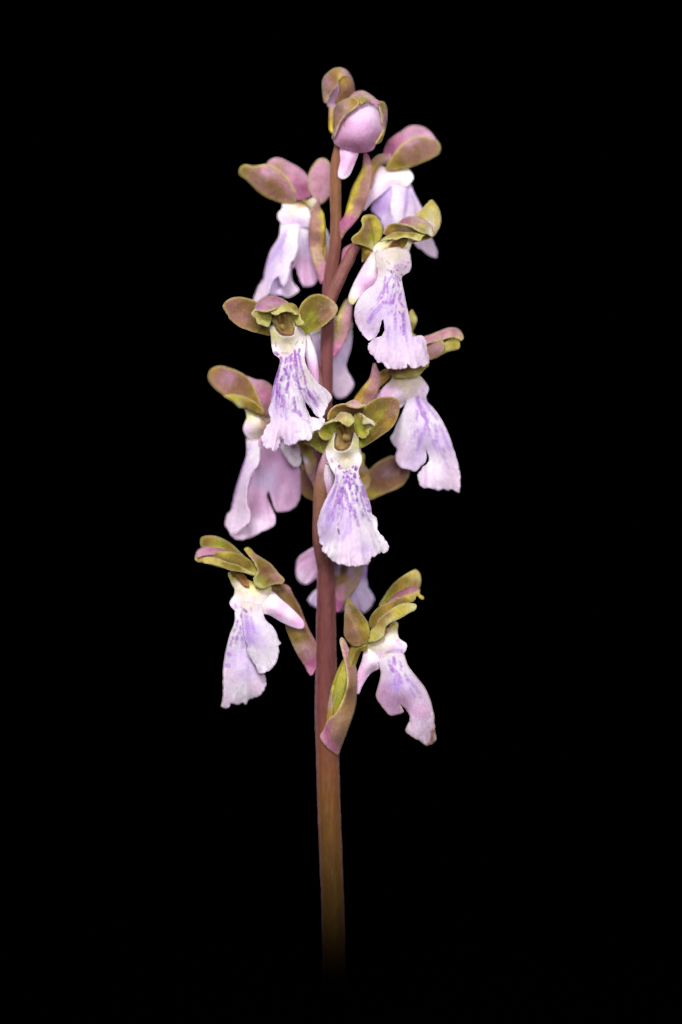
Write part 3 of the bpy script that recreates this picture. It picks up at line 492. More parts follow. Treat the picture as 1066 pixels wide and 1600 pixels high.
make('lip', f, [sheet('D', [(425, 340), (434, 400), (438, 470), (455, 525), (495, 560), (490, 620), (470, 680), (450, 750), (436, 820), (430, 880), (412, 930), (424, 970), (428, 1010), (396, 1050), (380, 1095), (363, 1130), (374, 1165), (380, 1202), (405, 1215), (428, 1205), (460, 1228), (490, 1200), (499, 1150), (502, 1128), (520, 1140), (530, 1175), (560, 1190), (590, 1176), (620, 1175), (640, 1150), (680, 1144), (715, 1150), (745, 1085), (790, 1076), (826, 1010), (810, 990), (760, 988), (718, 972), (694, 922), (682, 874), (712, 905), (760, 965), (800, 984), (830, 930), (850, 890), (876, 846), (855, 800), (820, 770), (780, 740), (738, 690), (702, 630), (680, 560), (686, 480), (688, 390), (650, 335), (618, 316), (607, 345), (598, 385), (550, 398), (500, 384), (470, 350), (452, 322)],
     c=[(425, 340, 52), (438, 470, 66), (495, 560, 78), (550, 398, 70), (470, 350, 66), (605, 345, 66), (688, 390, 52), (686, 480, 66), (680, 560, 74), (555, 450, 59), (560, 515, 64), (560, 565, 86), (560, 700, 92), (470, 680, 78), (430, 880, 72), (412, 930, 70), (560, 880, 94), (700, 640, 80), (740, 800, 78), (876, 846, 62), (810, 970, 66), (700, 900, 78), (380, 1120, 84), (460, 1220, 96), (440, 1050, 86), (560, 1180, 98), (560, 1030, 92), (700, 1140, 90), (826, 1010, 78), (680, 1010, 86), (500, 1050, 90)],
     neck=(570, 470), wr=3.0, cren=1.6, sp=1.1, b=2, er=1.5, col=[(560, 450, '#d9cdae'), (555, 490, '#ddd2ba'), (450, 400, 'creamg'), (670, 400, 'pale'), (455, 490, 'white'), (670, 490, 'white'), (560, 540, 'pinkw'), (560, 660, 'white'), (460, 800, 'lilac'), (560, 800, 'white'), (500, 900, 'lilac'), (620, 900, 'white'), (440, 1100, 'pinkw'), (560, 1100, 'pinkw'), (560, 1150, 'lilac'), (700, 1080, 'white'), (760, 800, 'white'), (820, 880, 'white'), (740, 860, 'lilac'), (700, 680, 'pale')], strokes=lipst, rim=('white', 3, .5))], 'lip', LIP)
make('column', f, [sheet('N', [(262, 300), (300, 280), (380, 260), (450, 258), (515, 285), (535, 350), (545, 430), (545, 500), (520, 530), (450, 535), (390, 515), (335, 455), (300, 390), (275, 350)],
     c=[(262, 300, 52), (450, 258, 46), (535, 350, 58), (550, 500, 62), (450, 545, 64), (300, 390, 58), (420, 330, 50), (460, 450, 52), (360, 420, 54)], sp=1.1, rough=.3,
     col=[(300, 320, 'olive'), (340, 330, '#8f6b28'), (470, 300, '#8f6b28'), (510, 330, 'yel'), (520, 400, 'creamg'), (470, 450, '#8c6424'), (430, 500, '#9c7636'), (320, 400, 'creamg'), (400, 310, '#7a5a22')],
     strokes=[([(310, 382), (340, 452), (390, 505), (450, 522), (515, 518), (530, 470), (515, 420), (500, 375)], 2.2, 'dark', .95), ([(360, 320), (355, 360), (365, 395)], 1.6, '#5c3f18', .8), ([(380, 300), (385, 350), (400, 395)], 1.4, '#6b4a1c', .8), ([(430, 270), (425, 330), (410, 395)], 1.8, '#5c3f18', .7), ([(450, 280), (440, 340)], 1.2, '#6b4a1c', .6)]),
     sheet('N', [(355, 410), (380, 395), (410, 398), (428, 425), (425, 455), (395, 466), (368, 445)], d=58, pillow=4, sp=1.2, col=[(390, 430, '#cdb06a'), (380, 450, 'gold')]),
     sheet('N', [(350, 305), (378, 300), (388, 360), (398, 400), (375, 405), (360, 370)], d=55, pillow=3, sp=1.2, col=[(370, 350, 'gold'), (380, 400, 'brown')]),
     sheet('N', [(410, 300), (438, 290), (432, 350), (415, 400), (402, 395), (405, 350)], d=55, pillow=3, sp=1.2, col=[(420, 330, '#8f6b28'), (410, 390, 'brown')])], 'sepal', 0)
make('lateral_sepal', f, [sheet('D', [(87, 182), (100, 150), (150, 118), (220, 112), (280, 125), (335, 150), (350, 210), (350, 260), (390, 300), (430, 330), (432, 388), (350, 376), (250, 346), (180, 310), (130, 260), (105, 212)],
     c=[(87, 182, 38), (150, 118, 24), (280, 125, 26), (335, 200, 34), (432, 340, 50), (430, 388, 50), (250, 346, 40), (130, 260, 34), (230, 220, 20)], col=[(150, 170, 'brownp'), (180, 200, 'brown'), (250, 170, 'brown'), (240, 260, 'brownp'), (320, 300, 'olived'), (380, 350, 'olive'), (270, 150, 'olive'), (150, 240, 'brownp'), (300, 220, 'brown')], rim=('gold', 5, .75), er=3,
     strokes=[([(420, 370), (300, 280), (180, 180)], 2.5, 'olived', .4)])], 'sepal', SEP + .8)
make('lateral_sepal', f, [sheet('D', [(628, 260), (640, 190), (680, 130), (730, 97), (790, 91), (850, 114), (892, 146), (918, 195), (902, 240), (850, 292), (790, 336), (720, 370), (680, 384), (650, 340)],
     c=[(628, 260, 48), (680, 130, 34), (790, 91, 26), (892, 146, 30), (918, 195, 32), (850, 292, 44), (690, 384, 52), (770, 220, 30)], col=[(700, 170, 'olive'), (780, 120, 'olive'), (730, 250, 'green'), (800, 200, 'olived'), (850, 200, 'brown'), (820, 240, 'brownp'), (680, 330, 'green'), (780, 310, 'olive'), (880, 190, 'tan'), (680, 220, 'olive')], rim=('yel', 4, .65), er=3,
     strokes=[([(670, 350), (740, 250), (800, 160)], 4, 'olived', .5), ([(690, 350), (790, 260), (850, 200)], 3, 'olived', .4), ([(660, 320), (690, 240), (730, 150)], 2.5, 'olived', .35)])], 'sepal', SEP + .8)
make('dorsal_sepal', f, [sheet('N', [(90, 212), (120, 170), (180, 108), (240, 85), (310, 84), (370, 100), (430, 130), (470, 166), (425, 182), (372, 206), (310, 236), (230, 260), (170, 256), (102, 236)],
     c=[(90, 212, 62), (180, 108, 40), (310, 84, 36), (430, 130, 46), (470, 166, 58), (372, 206, 80), (230, 260, 84), (102, 236, 74), (270, 160, 66)], col=[(140, 180, 'plum'), (220, 110, 'plum'), (300, 110, 'plum'), (380, 130, 'plum'), (260, 180, 'pink'), (350, 170, 'pink'), (180, 220, 'pink'), (110, 210, 'mauve'), (280, 220, 'tan'), (230, 140, 'pink')], rim=('rim', 2.6, .6), er=2.5)], 'sepal', SEP)
make('petal', f, [sheet('N', [(425, 182), (475, 165), (530, 174), (570, 212), (588, 268), (585, 292), (540, 275), (490, 240), (450, 215)], c=[(425, 182, 66), (530, 174, 52), (588, 268, 62), (540, 275, 70), (450, 215, 74), (520, 220, 66)], col=[(500, 185, 'yel'), (550, 220, 'olive'), (560, 260, 'yel'), (470, 200, 'rim')], rim=('yel', 1.8, .5))], 'sepal', PET)
make('petal', f, [sheet('N', [(235, 262), (300, 240), (350, 215), (410, 184), (470, 200), (520, 240), (586, 290), (545, 292), (500, 272), (440, 258), (400, 270), (350, 299), (300, 296), (268, 272)],
     c=[(235, 262, 78), (350, 215, 80), (410, 184, 74), (520, 240, 74), (586, 290, 74), (440, 258, 84), (350, 299, 88), (300, 296, 86), (400, 230, 84)], col=[(300, 270, 'rim'), (380, 250, 'creamg'), (440, 220, 'rim'), (520, 265, 'rim'), (350, 290, 'creamg')], rim=('creamg', 1.5, .6), cren=.5, wr=.7, neck=(420, 100))], 'sepal', PET)
make('petal', f, [sheet('N', [(56, 282), (72, 258), (95, 238), (170, 256), (240, 264), (278, 300), (276, 370), (248, 428), (190, 412), (130, 386), (112, 342), (80, 312)],
     c=[(56, 282, 84), (95, 238, 78), (240, 264, 66), (278, 300, 58), (270, 370, 62), (190, 412, 74), (130, 386, 80), (190, 320, 60)], col=[(90, 280, 'creamg'), (140, 320, 'rim'), (200, 290, 'green'), (240, 330, 'green'), (200, 350, '#b4b84a'), (160, 380, 'creamg'), (230, 400, 'creamg'), (150, 270, 'rim')], rim=('creamg', 2.5, .8), cren=.9, neck=(280, 330), wr=.8)], 'sepal', PET)
make('petal', f, [sheet('N', [(500, 280), (586, 288), (600, 335), (632, 378), (636, 406), (595, 416), (562, 412), (535, 370), (515, 320)], c=[(500, 280, 58), (586, 288, 72), (636, 406, 80), (562, 412, 72), (560, 340, 66)], col=[(540, 310, 'green'), (570, 360, '#b4b84a'), (610, 390, 'creamg'), (580, 300, 'rim')], rim=('creamg', 2, .8), cren=.8, neck=(510, 290))], 'sepal', PET)
make('spur', f, [tube([(468, 505, 36, 8), (479, 535, 40, 9), (486, 556, 38, 9), (490, 578, 32, 8), (493, 598, 24, 6)], ['pale', 'pale', 'pinkw', 'lpink', 'lpink'])], 'flesh')
make('ovary', f, [tube([(473, 520, 42, 8), (480, 532, 30, 7.5), (486, 552, 18, 7), (497, 590, 8, 6.5), (504, 630, 4, 7)], ['olive', 'olived', 'olived', 'bract', 'stem'], ridge=.06)], 'bract')

# ================= left flower behind the front one, seen half from behind
f = make('flower', plant, [sheet('E', [(388, 405), (480, 450), (565, 470), (590, 520), (600, 640), (545, 695), (450, 690), (400, 645), (374, 592), (384, 540), (404, 490)], c=[(388, 405, -14), (565, 470, -12), (374, 592, -18), (600, 640, -22), (480, 540, -11), (450, 690, -26)], pillow=8,
     col=[(430, 450, 'creamg'), (480, 520, 'cream'), (560, 540, 'tan'), (400, 590, 'pinkw'), (500, 650, 'cream'), (560, 640, 'tan')])], 'flesh', label='left flower tucked behind the streaked front flower, showing the underside of its lip')
make('ovary', f, [tube([(503, 790, -4, 6), (494, 740, -20, 7), (470, 695, -34, 7.5), (430, 662, -26, 8), (418, 652, -16, 8)], ['stem', 'bract', 'tan', 'tan', 'cream'], ridge=.07)], 'bract')
make('lateral_sepal', f, [sheet('E', [(81, 140), (95, 100), (130, 72), (190, 62), (260, 80), (340, 110), (402, 150), (445, 200), (478, 270), (505, 330), (535, 405), (548, 460), (500, 452), (420, 425), (330, 375), (240, 330), (160, 270), (110, 222), (84, 180)],
     c=[(81, 140, -26), (190, 62, -22), (402, 150, -6), (505, 330, 2), (548, 460, 0), (330, 375, -14), (160, 270, -22), (280, 200, -22), (400, 300, -10)], col=[(160, 130, 'brownp'), (250, 170, 'pink'), (230, 220, 'brownp'), (350, 200, 'brown'), (400, 280, 'brown'), (450, 320, 'gold'), (130, 100, 'gold'), (300, 270, 'brown')], rim=('gold', 7, .8), er=3)], 'sepal', SEP + .6)
make('petal', f, [sheet('E', [(215, 315), (280, 298), (340, 305), (430, 335), (500, 385), (548, 445), (538, 472), (480, 458), (400, 422), (340, 412), (290, 365)], c=[(215, 315, -12), (340, 305, -4), (500, 385, 6), (538, 472, 6), (400, 422, 0), (300, 368, -6), (400, 365, 8)], col=[(300, 325, 'yel'), (400, 370, 'gold'), (480, 420, 'olive'), (340, 400, 'creamg'), (520, 450, 'gold')], er=3, rim=('yel', 2, .4))], 'sepal', SEP)
make('dorsal_sepal', f, [sheet('E', [(405, 148), (480, 175), (550, 185), (612, 230), (640, 300), (630, 400), (585, 482), (548, 472), (530, 405), (490, 300), (440, 200)], c=[(405, 148, -14), (550, 185, -26), (612, 230, -22), (630, 400, -10), (548, 472, -4), (480, 280, -6), (560, 300, -6)], col=[(470, 200, 'pink'), (540, 260, 'plum'), (560, 330, 'rose'), (500, 250, 'dpink'), (560, 430, 'bract'), (590, 220, 'brownp')], er=2)], 'sepal', SEP)
make('lip', f, [sheet('E', [(412, 635), (522, 625), (514, 760), (502, 880), (452, 950), (412, 1050), (402, 1200), (430, 1290), (424, 1365), (355, 1425), (290, 1470), (240, 1425), (221, 1370), (238, 1302), (268, 1262), (300, 1120), (350, 950), (398, 800)],
     c=[(415, 640, -38), (520, 630, -34), (465, 700, -20), (470, 760, -6), (502, 880, 4), (412, 1050, 2), (402, 1200, 4), (430, 1290, 2), (290, 1465, -18), (221, 1370, -36), (300, 1120, -30), (350, 950, -22), (420, 860, -8), (360, 1150, -10)], neck=(470, 620), wr=1.4, cren=.9, col=[(460, 780, 'white'), (400, 950, 'pinkw'), (340, 1200, 'pinkw'), (320, 1380, 'pinkw'), (360, 920, 'lilac')],
     strokes=[([(440, 690), (410, 790), (360, 940), (310, 1120), (280, 1240)], 3.5, 'mauve', .55), ([(470, 690), (430, 800)], 2, 'mauve', .3)]),
     sheet('E', [(508, 680), (590, 635), (700, 700), (800, 830), (856, 955), (872, 1050), (850, 1140), (820, 1222), (762, 1265), (682, 1281), (648, 1268), (612, 1175), (586, 1110), (576, 1150), (602, 1222), (642, 1332), (630, 1392), (540, 1442), (440, 1492), (370, 1512), (300, 1502), (270, 1452), (350, 1410), (415, 1355), (424, 1290), (396, 1200), (406, 1050), (446, 950), (496, 880), (510, 760)],
     c=[(508, 680, -8), (590, 635, -16), (496, 880, 0), (406, 1050, -2), (396, 1200, 0), (300, 1500, -20), (440, 1492, -26), (640, 1340, -34), (586, 1110, -36), (650, 1260, -40), (820, 1222, -48), (872, 1050, -46), (760, 780, -36), (600, 850, -28), (700, 1050, -52), (500, 1150, -22), (500, 1350, -34)], neck=(540, 620), wr=1.6, cren=.8, col=[(560, 800, 'lpink'), (700, 1000, 'lpink'), (500, 1200, 'lpink'), (500, 1400, 'pinkw'), (780, 1180, 'lpink'), (600, 1000, 'lilac')]),
     sheet('E', [(690, 700), (760, 690), (820, 730), (845, 790), (862, 850), (845, 895), (805, 908), (760, 870), (710, 800), (680, 745)], c=[(690, 700, -20), (820, 730, -19), (862, 850, -17), (805, 908, -14), (700, 790, -16), (770, 800, -14)], col=[(780, 800, 'white'), (830, 850, 'white')], cren=.6)], 'lip', LIP)
make('spur', f, [sheet('E', [(560, 500), (640, 560), (760, 640), (840, 740), (850, 800), (800, 790), (700, 720), (580, 640)], d=-22, pillow=9, col=[(650, 620, 'pinkw'), (820, 770, 'lpink')])], 'flesh')
make('bract', plant, [sheet('M', [(122, 140), (180, 145), (250, 178), (285, 240), (292, 320), (280, 420), (252, 500), (225, 450), (195, 400), (168, 300), (148, 220)], c=[(122, 140, -18), (180, 145, -16), (285, 240, -2), (280, 420, 2), (250, 500, 2), (168, 300, -14), (220, 280, -10)], col=[(190, 200, 'olive'), (220, 250, 'green'), (230, 300, 'gold'), (205, 340, 'tan'), (240, 430, 'dpink'), (262, 330, 'mauveb'), (150, 160, 'rim'), (180, 300, 'pinkw'), (265, 240, 'plum')], rim=('rim', 2, .3), er=2, power=3.5)], 'bract', 2.2, label='olive bract edged with pink on the left of the stem behind the middle flower')

# ================= right flower below the slit-lipped one
f = make('flower', plant, [sheet('G', [(375, 530), (480, 525), (572, 530), (620, 578), (651, 632), (636, 682), (602, 732), (520, 745), (470, 752), (430, 785), (380, 790), (300, 760), (235, 715), (300, 622), (352, 572)], c=[(375, 530, 2), (572, 530, 0), (651, 632, 2), (602, 732, 2), (430, 785, -2), (235, 715, 0), (480, 640, 8)], pillow=13,
     col=[(450, 540, 'creamg'), (480, 600, 'cream'), (540, 590, 'cream'), (610, 640, 'pinkw'), (400, 680, 'pinkw'), (300, 690, 'lpink'), (480, 700, 'pale')], strokes=[([(520, 590), (535, 605)], 5, 'lpink', .6), ([(600, 650), (607, 655)], 3, 'plum', .4)])], 'flesh', label='right flower with a pink-topped hood, partly behind the slit-lipped flower')
make('stalk', f, [tube([(508, 668, -2, 6), (530, 655, 3, 7), (556, 634, 4, 7.5), (590, 606, 0, 8)], ['stem', 'bract', 'gold', 'olive'], ridge=.07)], 'bract')
make('dorsal_sepal', f, [sheet('R', [(535, 185), (620, 150), (720, 110), (800, 82), (860, 78), (912, 95), (946, 135), (963, 190), (946, 213), (915, 197), (870, 182), (800, 192), (720, 215), (640, 230), (560, 240)], c=[(535, 185, 4), (720, 110, -4), (860, 78, -6), (963, 190, 4), (800, 192, 14), (640, 228, 14), (800, 130, 10)], col=[(620, 185, 'rose'), (740, 140, 'rose'), (860, 110, 'plum'), (800, 160, 'pink'), (700, 195, 'tan'), (930, 150, 'dpink'), (930, 195, 'yel'), (820, 180, 'rim')], er=2.5, rim=('rim', 1.8, .4))], 'sepal', SEP)
make('lateral_sepal', f, [sheet('R', [(565, 300), (570, 232), (640, 215), (700, 208), (748, 215), (768, 250), (757, 312), (722, 370), (662, 402), (608, 412), (585, 360)], c=[(565, 300, 8), (640, 215, 8), (768, 250, 14), (722, 370, 14), (608, 412, 8), (670, 300, 17)], col=[(650, 290, 'mauveb'), (710, 260, 'mauveb'), (650, 350, 'brownp'), (600, 240, 'olive'), (720, 220, 'gold'), (690, 320, '#9a6e78')], rim=('rim', 2.6, .75), er=2)], 'sepal', SEP)
make('petal', f, [sheet('R', [(755, 245), (790, 215), (840, 198), (892, 194), (920, 225), (925, 268), (918, 295), (880, 312), (800, 332), (735, 362), (700, 380), (740, 320)], c=[(755, 245, 8), (892, 194, 0), (922, 290, 6), (800, 332, 6), (700, 380, 4), (830, 260, 8)], col=[(800, 260, 'rim'), (860, 260, 'olive'), (860, 220, 'yel'), (900, 270, 'yel'), (780, 320, 'creamg')], rim=('rim', 2, .5), er=2)], 'sepal', PET)
make('lateral_sepal', f, [sheet('C', [(612, 850), (630, 822), (642, 815), (660, 845), (676, 882), (664, 930), (645, 975), (690, 1010), (660, 1040), (610, 1000), (600, 900)], c=[(612, 850, -4), (642, 815, -12), (676, 882, -8), (640, 975, -2), (610, 1000, 2)], col=[(645, 850, 'rim'), (660, 880, 'creamg'), (640, 930, 'olive'), (640, 990, 'yel')], er=2)], 'sepal', SEP)
make('petal', f, [sheet('R', [(175, 505), (300, 500), (380, 460), (440, 490), (520, 470), (600, 455), (600, 480), (560, 512), (500, 580), (440, 600), (360, 606), (280, 604), (225, 592)], c=[(175, 505, 12), (380, 460, 18), (600, 465, 12), (500, 580, 24), (300, 604, 24), (400, 540, 24)], col=[(260, 540, 'olive'), (330, 520, 'olive'), (420, 530, 'rim'), (510, 500, 'green'), (480, 560, 'creamg'), (300, 590, 'creamg'), (390, 480, 'gold'), (570, 490, 'yel')], er=2)], 'sepal', PET)
make('lip', f, [sheet('G', [(490, 670), (462, 770), (430, 850), (392, 930), (375, 980), (350, 1020), (370, 1070), (402, 1110), (390, 1160), (402, 1222), (440, 1258), (500, 1270), (552, 1281), (590, 1240), (620, 1212), (632, 1180), (628, 1120), (655, 1175), (648, 1210), (606, 1250), (565, 1320), (572, 1362), (600, 1410), (660, 1414), (730, 1436), (770, 1420), (800, 1432), (830, 1426), (880, 1446), (894, 1400), (898, 1330), (880, 1230), (850, 1120), (802, 980), (740, 860), (690, 790), (640, 738), (622, 680), (560, 640)],
     c=[(488, 680, 2), (616, 680, 0), (560, 650, 4), (560, 760, 22), (430, 850, 8), (350, 1020, -8), (402, 1222, -4), (520, 1275, 0), (540, 900, 24), (520, 1100, 14), (626, 1122, 14), (640, 950, 28), (740, 860, 14), (850, 1120, 8), (898, 1330, 0), (880, 1440, 2), (740, 1100, 22), (720, 1350, 16), (570, 1340, 6), (640, 1405, 14)],
     neck=(560, 640), wr=2, cren=1.2, sp=1.7, b=1.5, col=[(500, 800, 'white'), (440, 950, 'white'), (440, 1150, 'pinkw'), (540, 1180, 'lilac'), (600, 1000, 'lilac'), (660, 900, 'white'), (760, 1050, 'lilac'), (820, 1250, 'pinkw'), (700, 1250, 'white'), (620, 1370, 'pinkw'), (800, 1380, 'pinkw'), (560, 780, 'lilac')], rim=('white', 3, .45),
     strokes=[([(560, 700), (580, 780), (610, 850), (640, 890)], 6, 'mauve', .65), ([(640, 880), (620, 960), (590, 1020), (560, 1110)], 6, 'lav', .8), ([(610, 720), (650, 790), (720, 870)], 5, 'mauve', .55), ([(700, 920), (715, 960), (710, 1040)], 4.5, 'mauve', .45), ([(740, 930), (780, 1030), (810, 1110)], 5, 'mauve', .4), ([(550, 800), (560, 900)], 3, 'lav', .6), ([(700, 1040), (740, 1110)], 5, 'lav', .6), ([(760, 1150), (800, 1250)], 5, 'lav', .4)] + fan((560, 660), [(520, 1150), (640, 1080), (760, 1250), (860, 1200)], 50, .08, .8, 1.7, 'mauve', .5, 31))], 'lip', LIP)
make('ovary', f, [sheet('G', [(262, 515), (300, 485), (345, 472), (372, 500), (352, 545), (290, 605), (255, 640), (225, 690), (215, 640)], d=2, pillow=8, col=[(320, 500, 'olive'), (290, 560, 'gold'), (350, 490, 'brown'), (240, 640, 'tan')])], 'bract')
make('bract', plant, [sheet('G', [(55, 760), (65, 718), (120, 640), (185, 555), (202, 500), (216, 440), (234, 438), (250, 480), (268, 510), (280, 562), (262, 640), (240, 702), (200, 748), (150, 790), (90, 820)], c=[(55, 760, 4), (120, 640, 6), (216, 440, 6), (280, 562, 12), (240, 702, 14), (90, 820, 8), (185, 640, 18)], col=[(85, 720, 'gold'), (120, 665, 'gold'), (155, 610, 'rim'), (215, 480, 'dpink'), (235, 560, 'bract'), (215, 640, 'bract'), (190, 700, '#8f6060'), (165, 740, 'bract'), (255, 600, 'bract'), (225, 445, 'tan'), (190, 620, 'bract'), (150, 700, 'brown')], power=4, er=2, strokes=[([(225, 470), (225, 560), (215, 680)], 1.4, 'plum', .6)])], 'bract', 2.2, label='pink and yellow pointed bract right of the stem above the middle flower')

# ================= far-side flower lower down (built before the middle flower that hides it)
f = make('flower', plant, [sheet('T', [(540, 250), (640, 230), (680, 330), (640, 470), (520, 560), (440, 500), (440, 350)], d=-46, pillow=14, col=[(560, 400, 'cream'), (600, 300, 'gold')])], 'flesh', label='far-side flower low on the spike, its brown sepal showing past the middle flower')
make('ovary', f, [tube([(510, 940, -4, 7), (514, 890, -18, 8), (522, 830, -34, 9), (535, 775, -46, 9)], ['stem', 'bract', 'tan', 'olive'], ridge=.07)], 'bract')
make('lateral_sepal', f, [sheet('T', [(545, 330), (600, 300), (640, 250), (700, 190), (780, 142), (850, 120), (920, 140), (985, 245), (976, 292), (930, 360), (862, 402), (760, 442), (690, 475), (640, 492), (560, 470)], c=[(545, 330, -38), (700, 190, -46), (850, 120, -54), (985, 245, -50), (862, 402, -40), (640, 492, -34), (760, 290, -50)], col=[(700, 270, 'brownp'), (800, 260, 'mauveb'), (850, 320, 'brown'), (760, 360, 'brown'), (660, 320, 'brown'), (660, 460, 'yel'), (780, 200, 'brownp'), (920, 230, 'brownp')], rim=('gold', 7, .8), er=3)], 'sepal', SEP + .6)
make('dorsal_sepal', f, [sheet('T', [(545, 250), (575, 150), (596, 95), (612, 120), (610, 190), (640, 235), (600, 300), (560, 320)], c=[(545, 250, -36), (596, 95, -48), (640, 235, -44), (570, 310, -36)], col=[(590, 150, 'rim'), (600, 240, 'tan'), (570, 280, 'gold')], er=2)], 'sepal', SEP)
make('lateral_sepal', f, [sheet('M', [(150, 320), (175, 350), (205, 420), (250, 470), (270, 560), (245, 592), (190, 572), (155, 532), (145, 430)], c=[(150, 320, -32), (250, 470, -24), (245, 592, -26), (155, 532, -40), (200, 480, -34)], col=[(180, 420, 'brownp'), (210, 500, 'brown'), (190, 550, 'gold'), (170, 480, 'brownp')], rim=('gold', 5, .6), er=2)], 'sepal', SEP)
make('lip', f, [sheet('J', [(325, 160), (265, 185), (195, 232), (112, 300), (90, 420), (102, 515), (155, 582), (215, 592), (265, 565), (330, 520), (345, 600), (262, 700), (226, 762), (250, 812), (330, 852), (450, 880), (560, 900), (700, 865), (850, 905), (940, 812), (960, 752), (905, 640), (872, 520), (880, 400), (870, 250), (700, 160), (500, 120)],
     c=[(325, 160, -44), (90, 420, -62), (155, 582, -66), (330, 520, -52), (226, 762, -66), (330, 852, -64), (560, 500, -44), (560, 900, -60), (850, 900, -66), (960, 752, -64), (872, 450, -54), (500, 120, -40), (760, 700, -50)], neck=(540, 120), wr=2.2, cren=1.2, col=[(180, 400, 'lpink'), (250, 300, 'lpink'), (130, 480, 'pinkw'), (290, 740, 'lilac'), (840, 650, 'lilac'), (860, 800, 'lilac'), (860, 450, 'lav'), (540, 400, 'lilac')])], 'lip', LIP)
make('bract', plant, [sheet('J', [(505, 330), (560, 300), (700, 300), (835, 340), (828, 440), (800, 560), (722, 690), (640, 810), (585, 890), (545, 905), (528, 850), (520, 700), (528, 560)], c=[(505, 330, -20), (700, 300, -22), (835, 340, -36), (800, 560, -30), (640, 810, -12), (545, 905, 0), (520, 700, -4), (640, 540, -14)], col=[(545, 420, 'lilac'), (620, 430, 'olive'), (600, 520, 'gold'), (700, 440, 'lpink'), (760, 450, 'tan'), (690, 600, 'tan'), (620, 620, 'dpink'), (580, 560, 'brown'), (590, 720, 'rose'), (570, 810, 'mag'), (560, 860, 'mag'), (650, 720, 'tan')], power=4, er=2)], 'bract', 2.2, label='pinkish bract with a magenta base just under the middle flower lip')

# ================= middle front flower
lipst = [([(372, 685), (380, 700)], 4.5, 'spot', .9), ([(310, 630), (318, 645)], 3.6, 'plum', .7), ([(435, 725), (430, 732)], 3, 'purple', .9), ([(412, 735), (418, 745)], 2.6, 'purple', .8), ([(410, 775), (416, 782)], 3.4, 'purple', .85), ([(445, 775), (448, 778)], 2.6, 'purple', .85), ([(470, 745), (474, 750)], 2.8, 'purple', .85), ([(475, 790), (478, 793)], 3, 'purple', .85), ([(520, 690), (512, 710)], 5.2, 'spot', .85), ([(490, 690), (486, 695)], 3, 'purple', .8), ([(500, 750), (504, 780)], 5, 'purple', .8), ([(460, 720), (463, 724)], 2.4, 'purple', .7), ([(430, 800), (450, 820), (465, 845), (463, 875)], 3.6, 'purple', .75), ([(465, 845), (490, 828)], 2, 'purple', .6), ([(520, 855), (524, 880)], 3.8, 'purple', .75), ([(480, 910), (483, 920)], 3, 'mauve', .8), ([(513, 910), (516, 915)], 3, 'purple', .85), ([(493, 960), (497, 968)], 2.8, 'mauve', .8), ([(520, 960), (522, 972)], 4, 'purple', .75), ([(540, 1000), (542, 1010)], 2.2, 'mauve', .7),
    ([(360, 760), (352, 830), (330, 900), (300, 980)], 4, 'mauve', .7), ([(380, 860), (365, 940), (330, 1040)], 5, 'mauve', .65), ([(402, 860), (395, 920), (370, 990)], 5, 'mauve', .7), ([(425, 890), (440, 960), (465, 1020), (465, 1060)], 4, 'purple', .65), ([(395, 940), (390, 1000)], 4, 'mauve', .5), ([(300, 950), (270, 1040)], 5, 'lav', .9), ([(290, 1060), (285, 1180)], 10, 'lav', .7), ([(330, 1040), (320, 1130)], 7, 'lav', .6), ([(345, 700), (350, 790)], 2, 'mauve', .5), ([(545, 780), (575, 860), (610, 950), (635, 1060)], 3.4, 'purple', .65), ([(560, 860), (590, 960), (620, 1060)], 3.6, 'purple', .6), ([(550, 900), (560, 960), (590, 1050)], 2.8, 'purple', .6), ([(500, 1040), (512, 1110)], 3.4, 'purple', .6), ([(520, 1110), (535, 1180)], 4, 'mauve', .6), ([(470, 1000), (490, 1060)], 2.4, 'purple', .5), ([(420, 1030), (430, 1040)], 3, 'mauve', .5), ([(555, 1060), (570, 1110)], 3, 'mauve', .5), ([(600, 1090), (625, 1140)], 3, 'mauve', .5), ([(365, 1210), (375, 1250)], 2.2, '#6b5a48', .85), ([(368, 1160), (360, 1180)], 1, '#8b7a68', .6), ([(430, 1240), (400, 1290)], 6, 'lav', .55), ([(460, 1130), (450, 1230)], 9, 'lav', .5), ([(330, 610), (375, 655), (385, 690)], 1, '#7d6a58', .5), ([(385, 700), (430, 705), (450, 690)], 1, '#7d6a58', .5)]  # grey-brown neck lines: shade of the throat folds painted as colour
lipst += fan((440, 690), [(240, 1120), (340, 1150), (440, 1120), (540, 1160), (640, 1050)], 150, .08, .95, 1.3, 'purple', .46, 41)
f = make('flower', plant, [sheet('F', [(262, 550), (300, 440), (400, 400), (520, 420), (545, 500), (560, 600), (540, 700), (440, 720), (340, 720), (285, 660)], d=40, pillow=14, col=[(400, 560, 'cream')])], 'flesh', label='middle front flower in line with the stem, its skirt-like lip speckled purple at the waist')
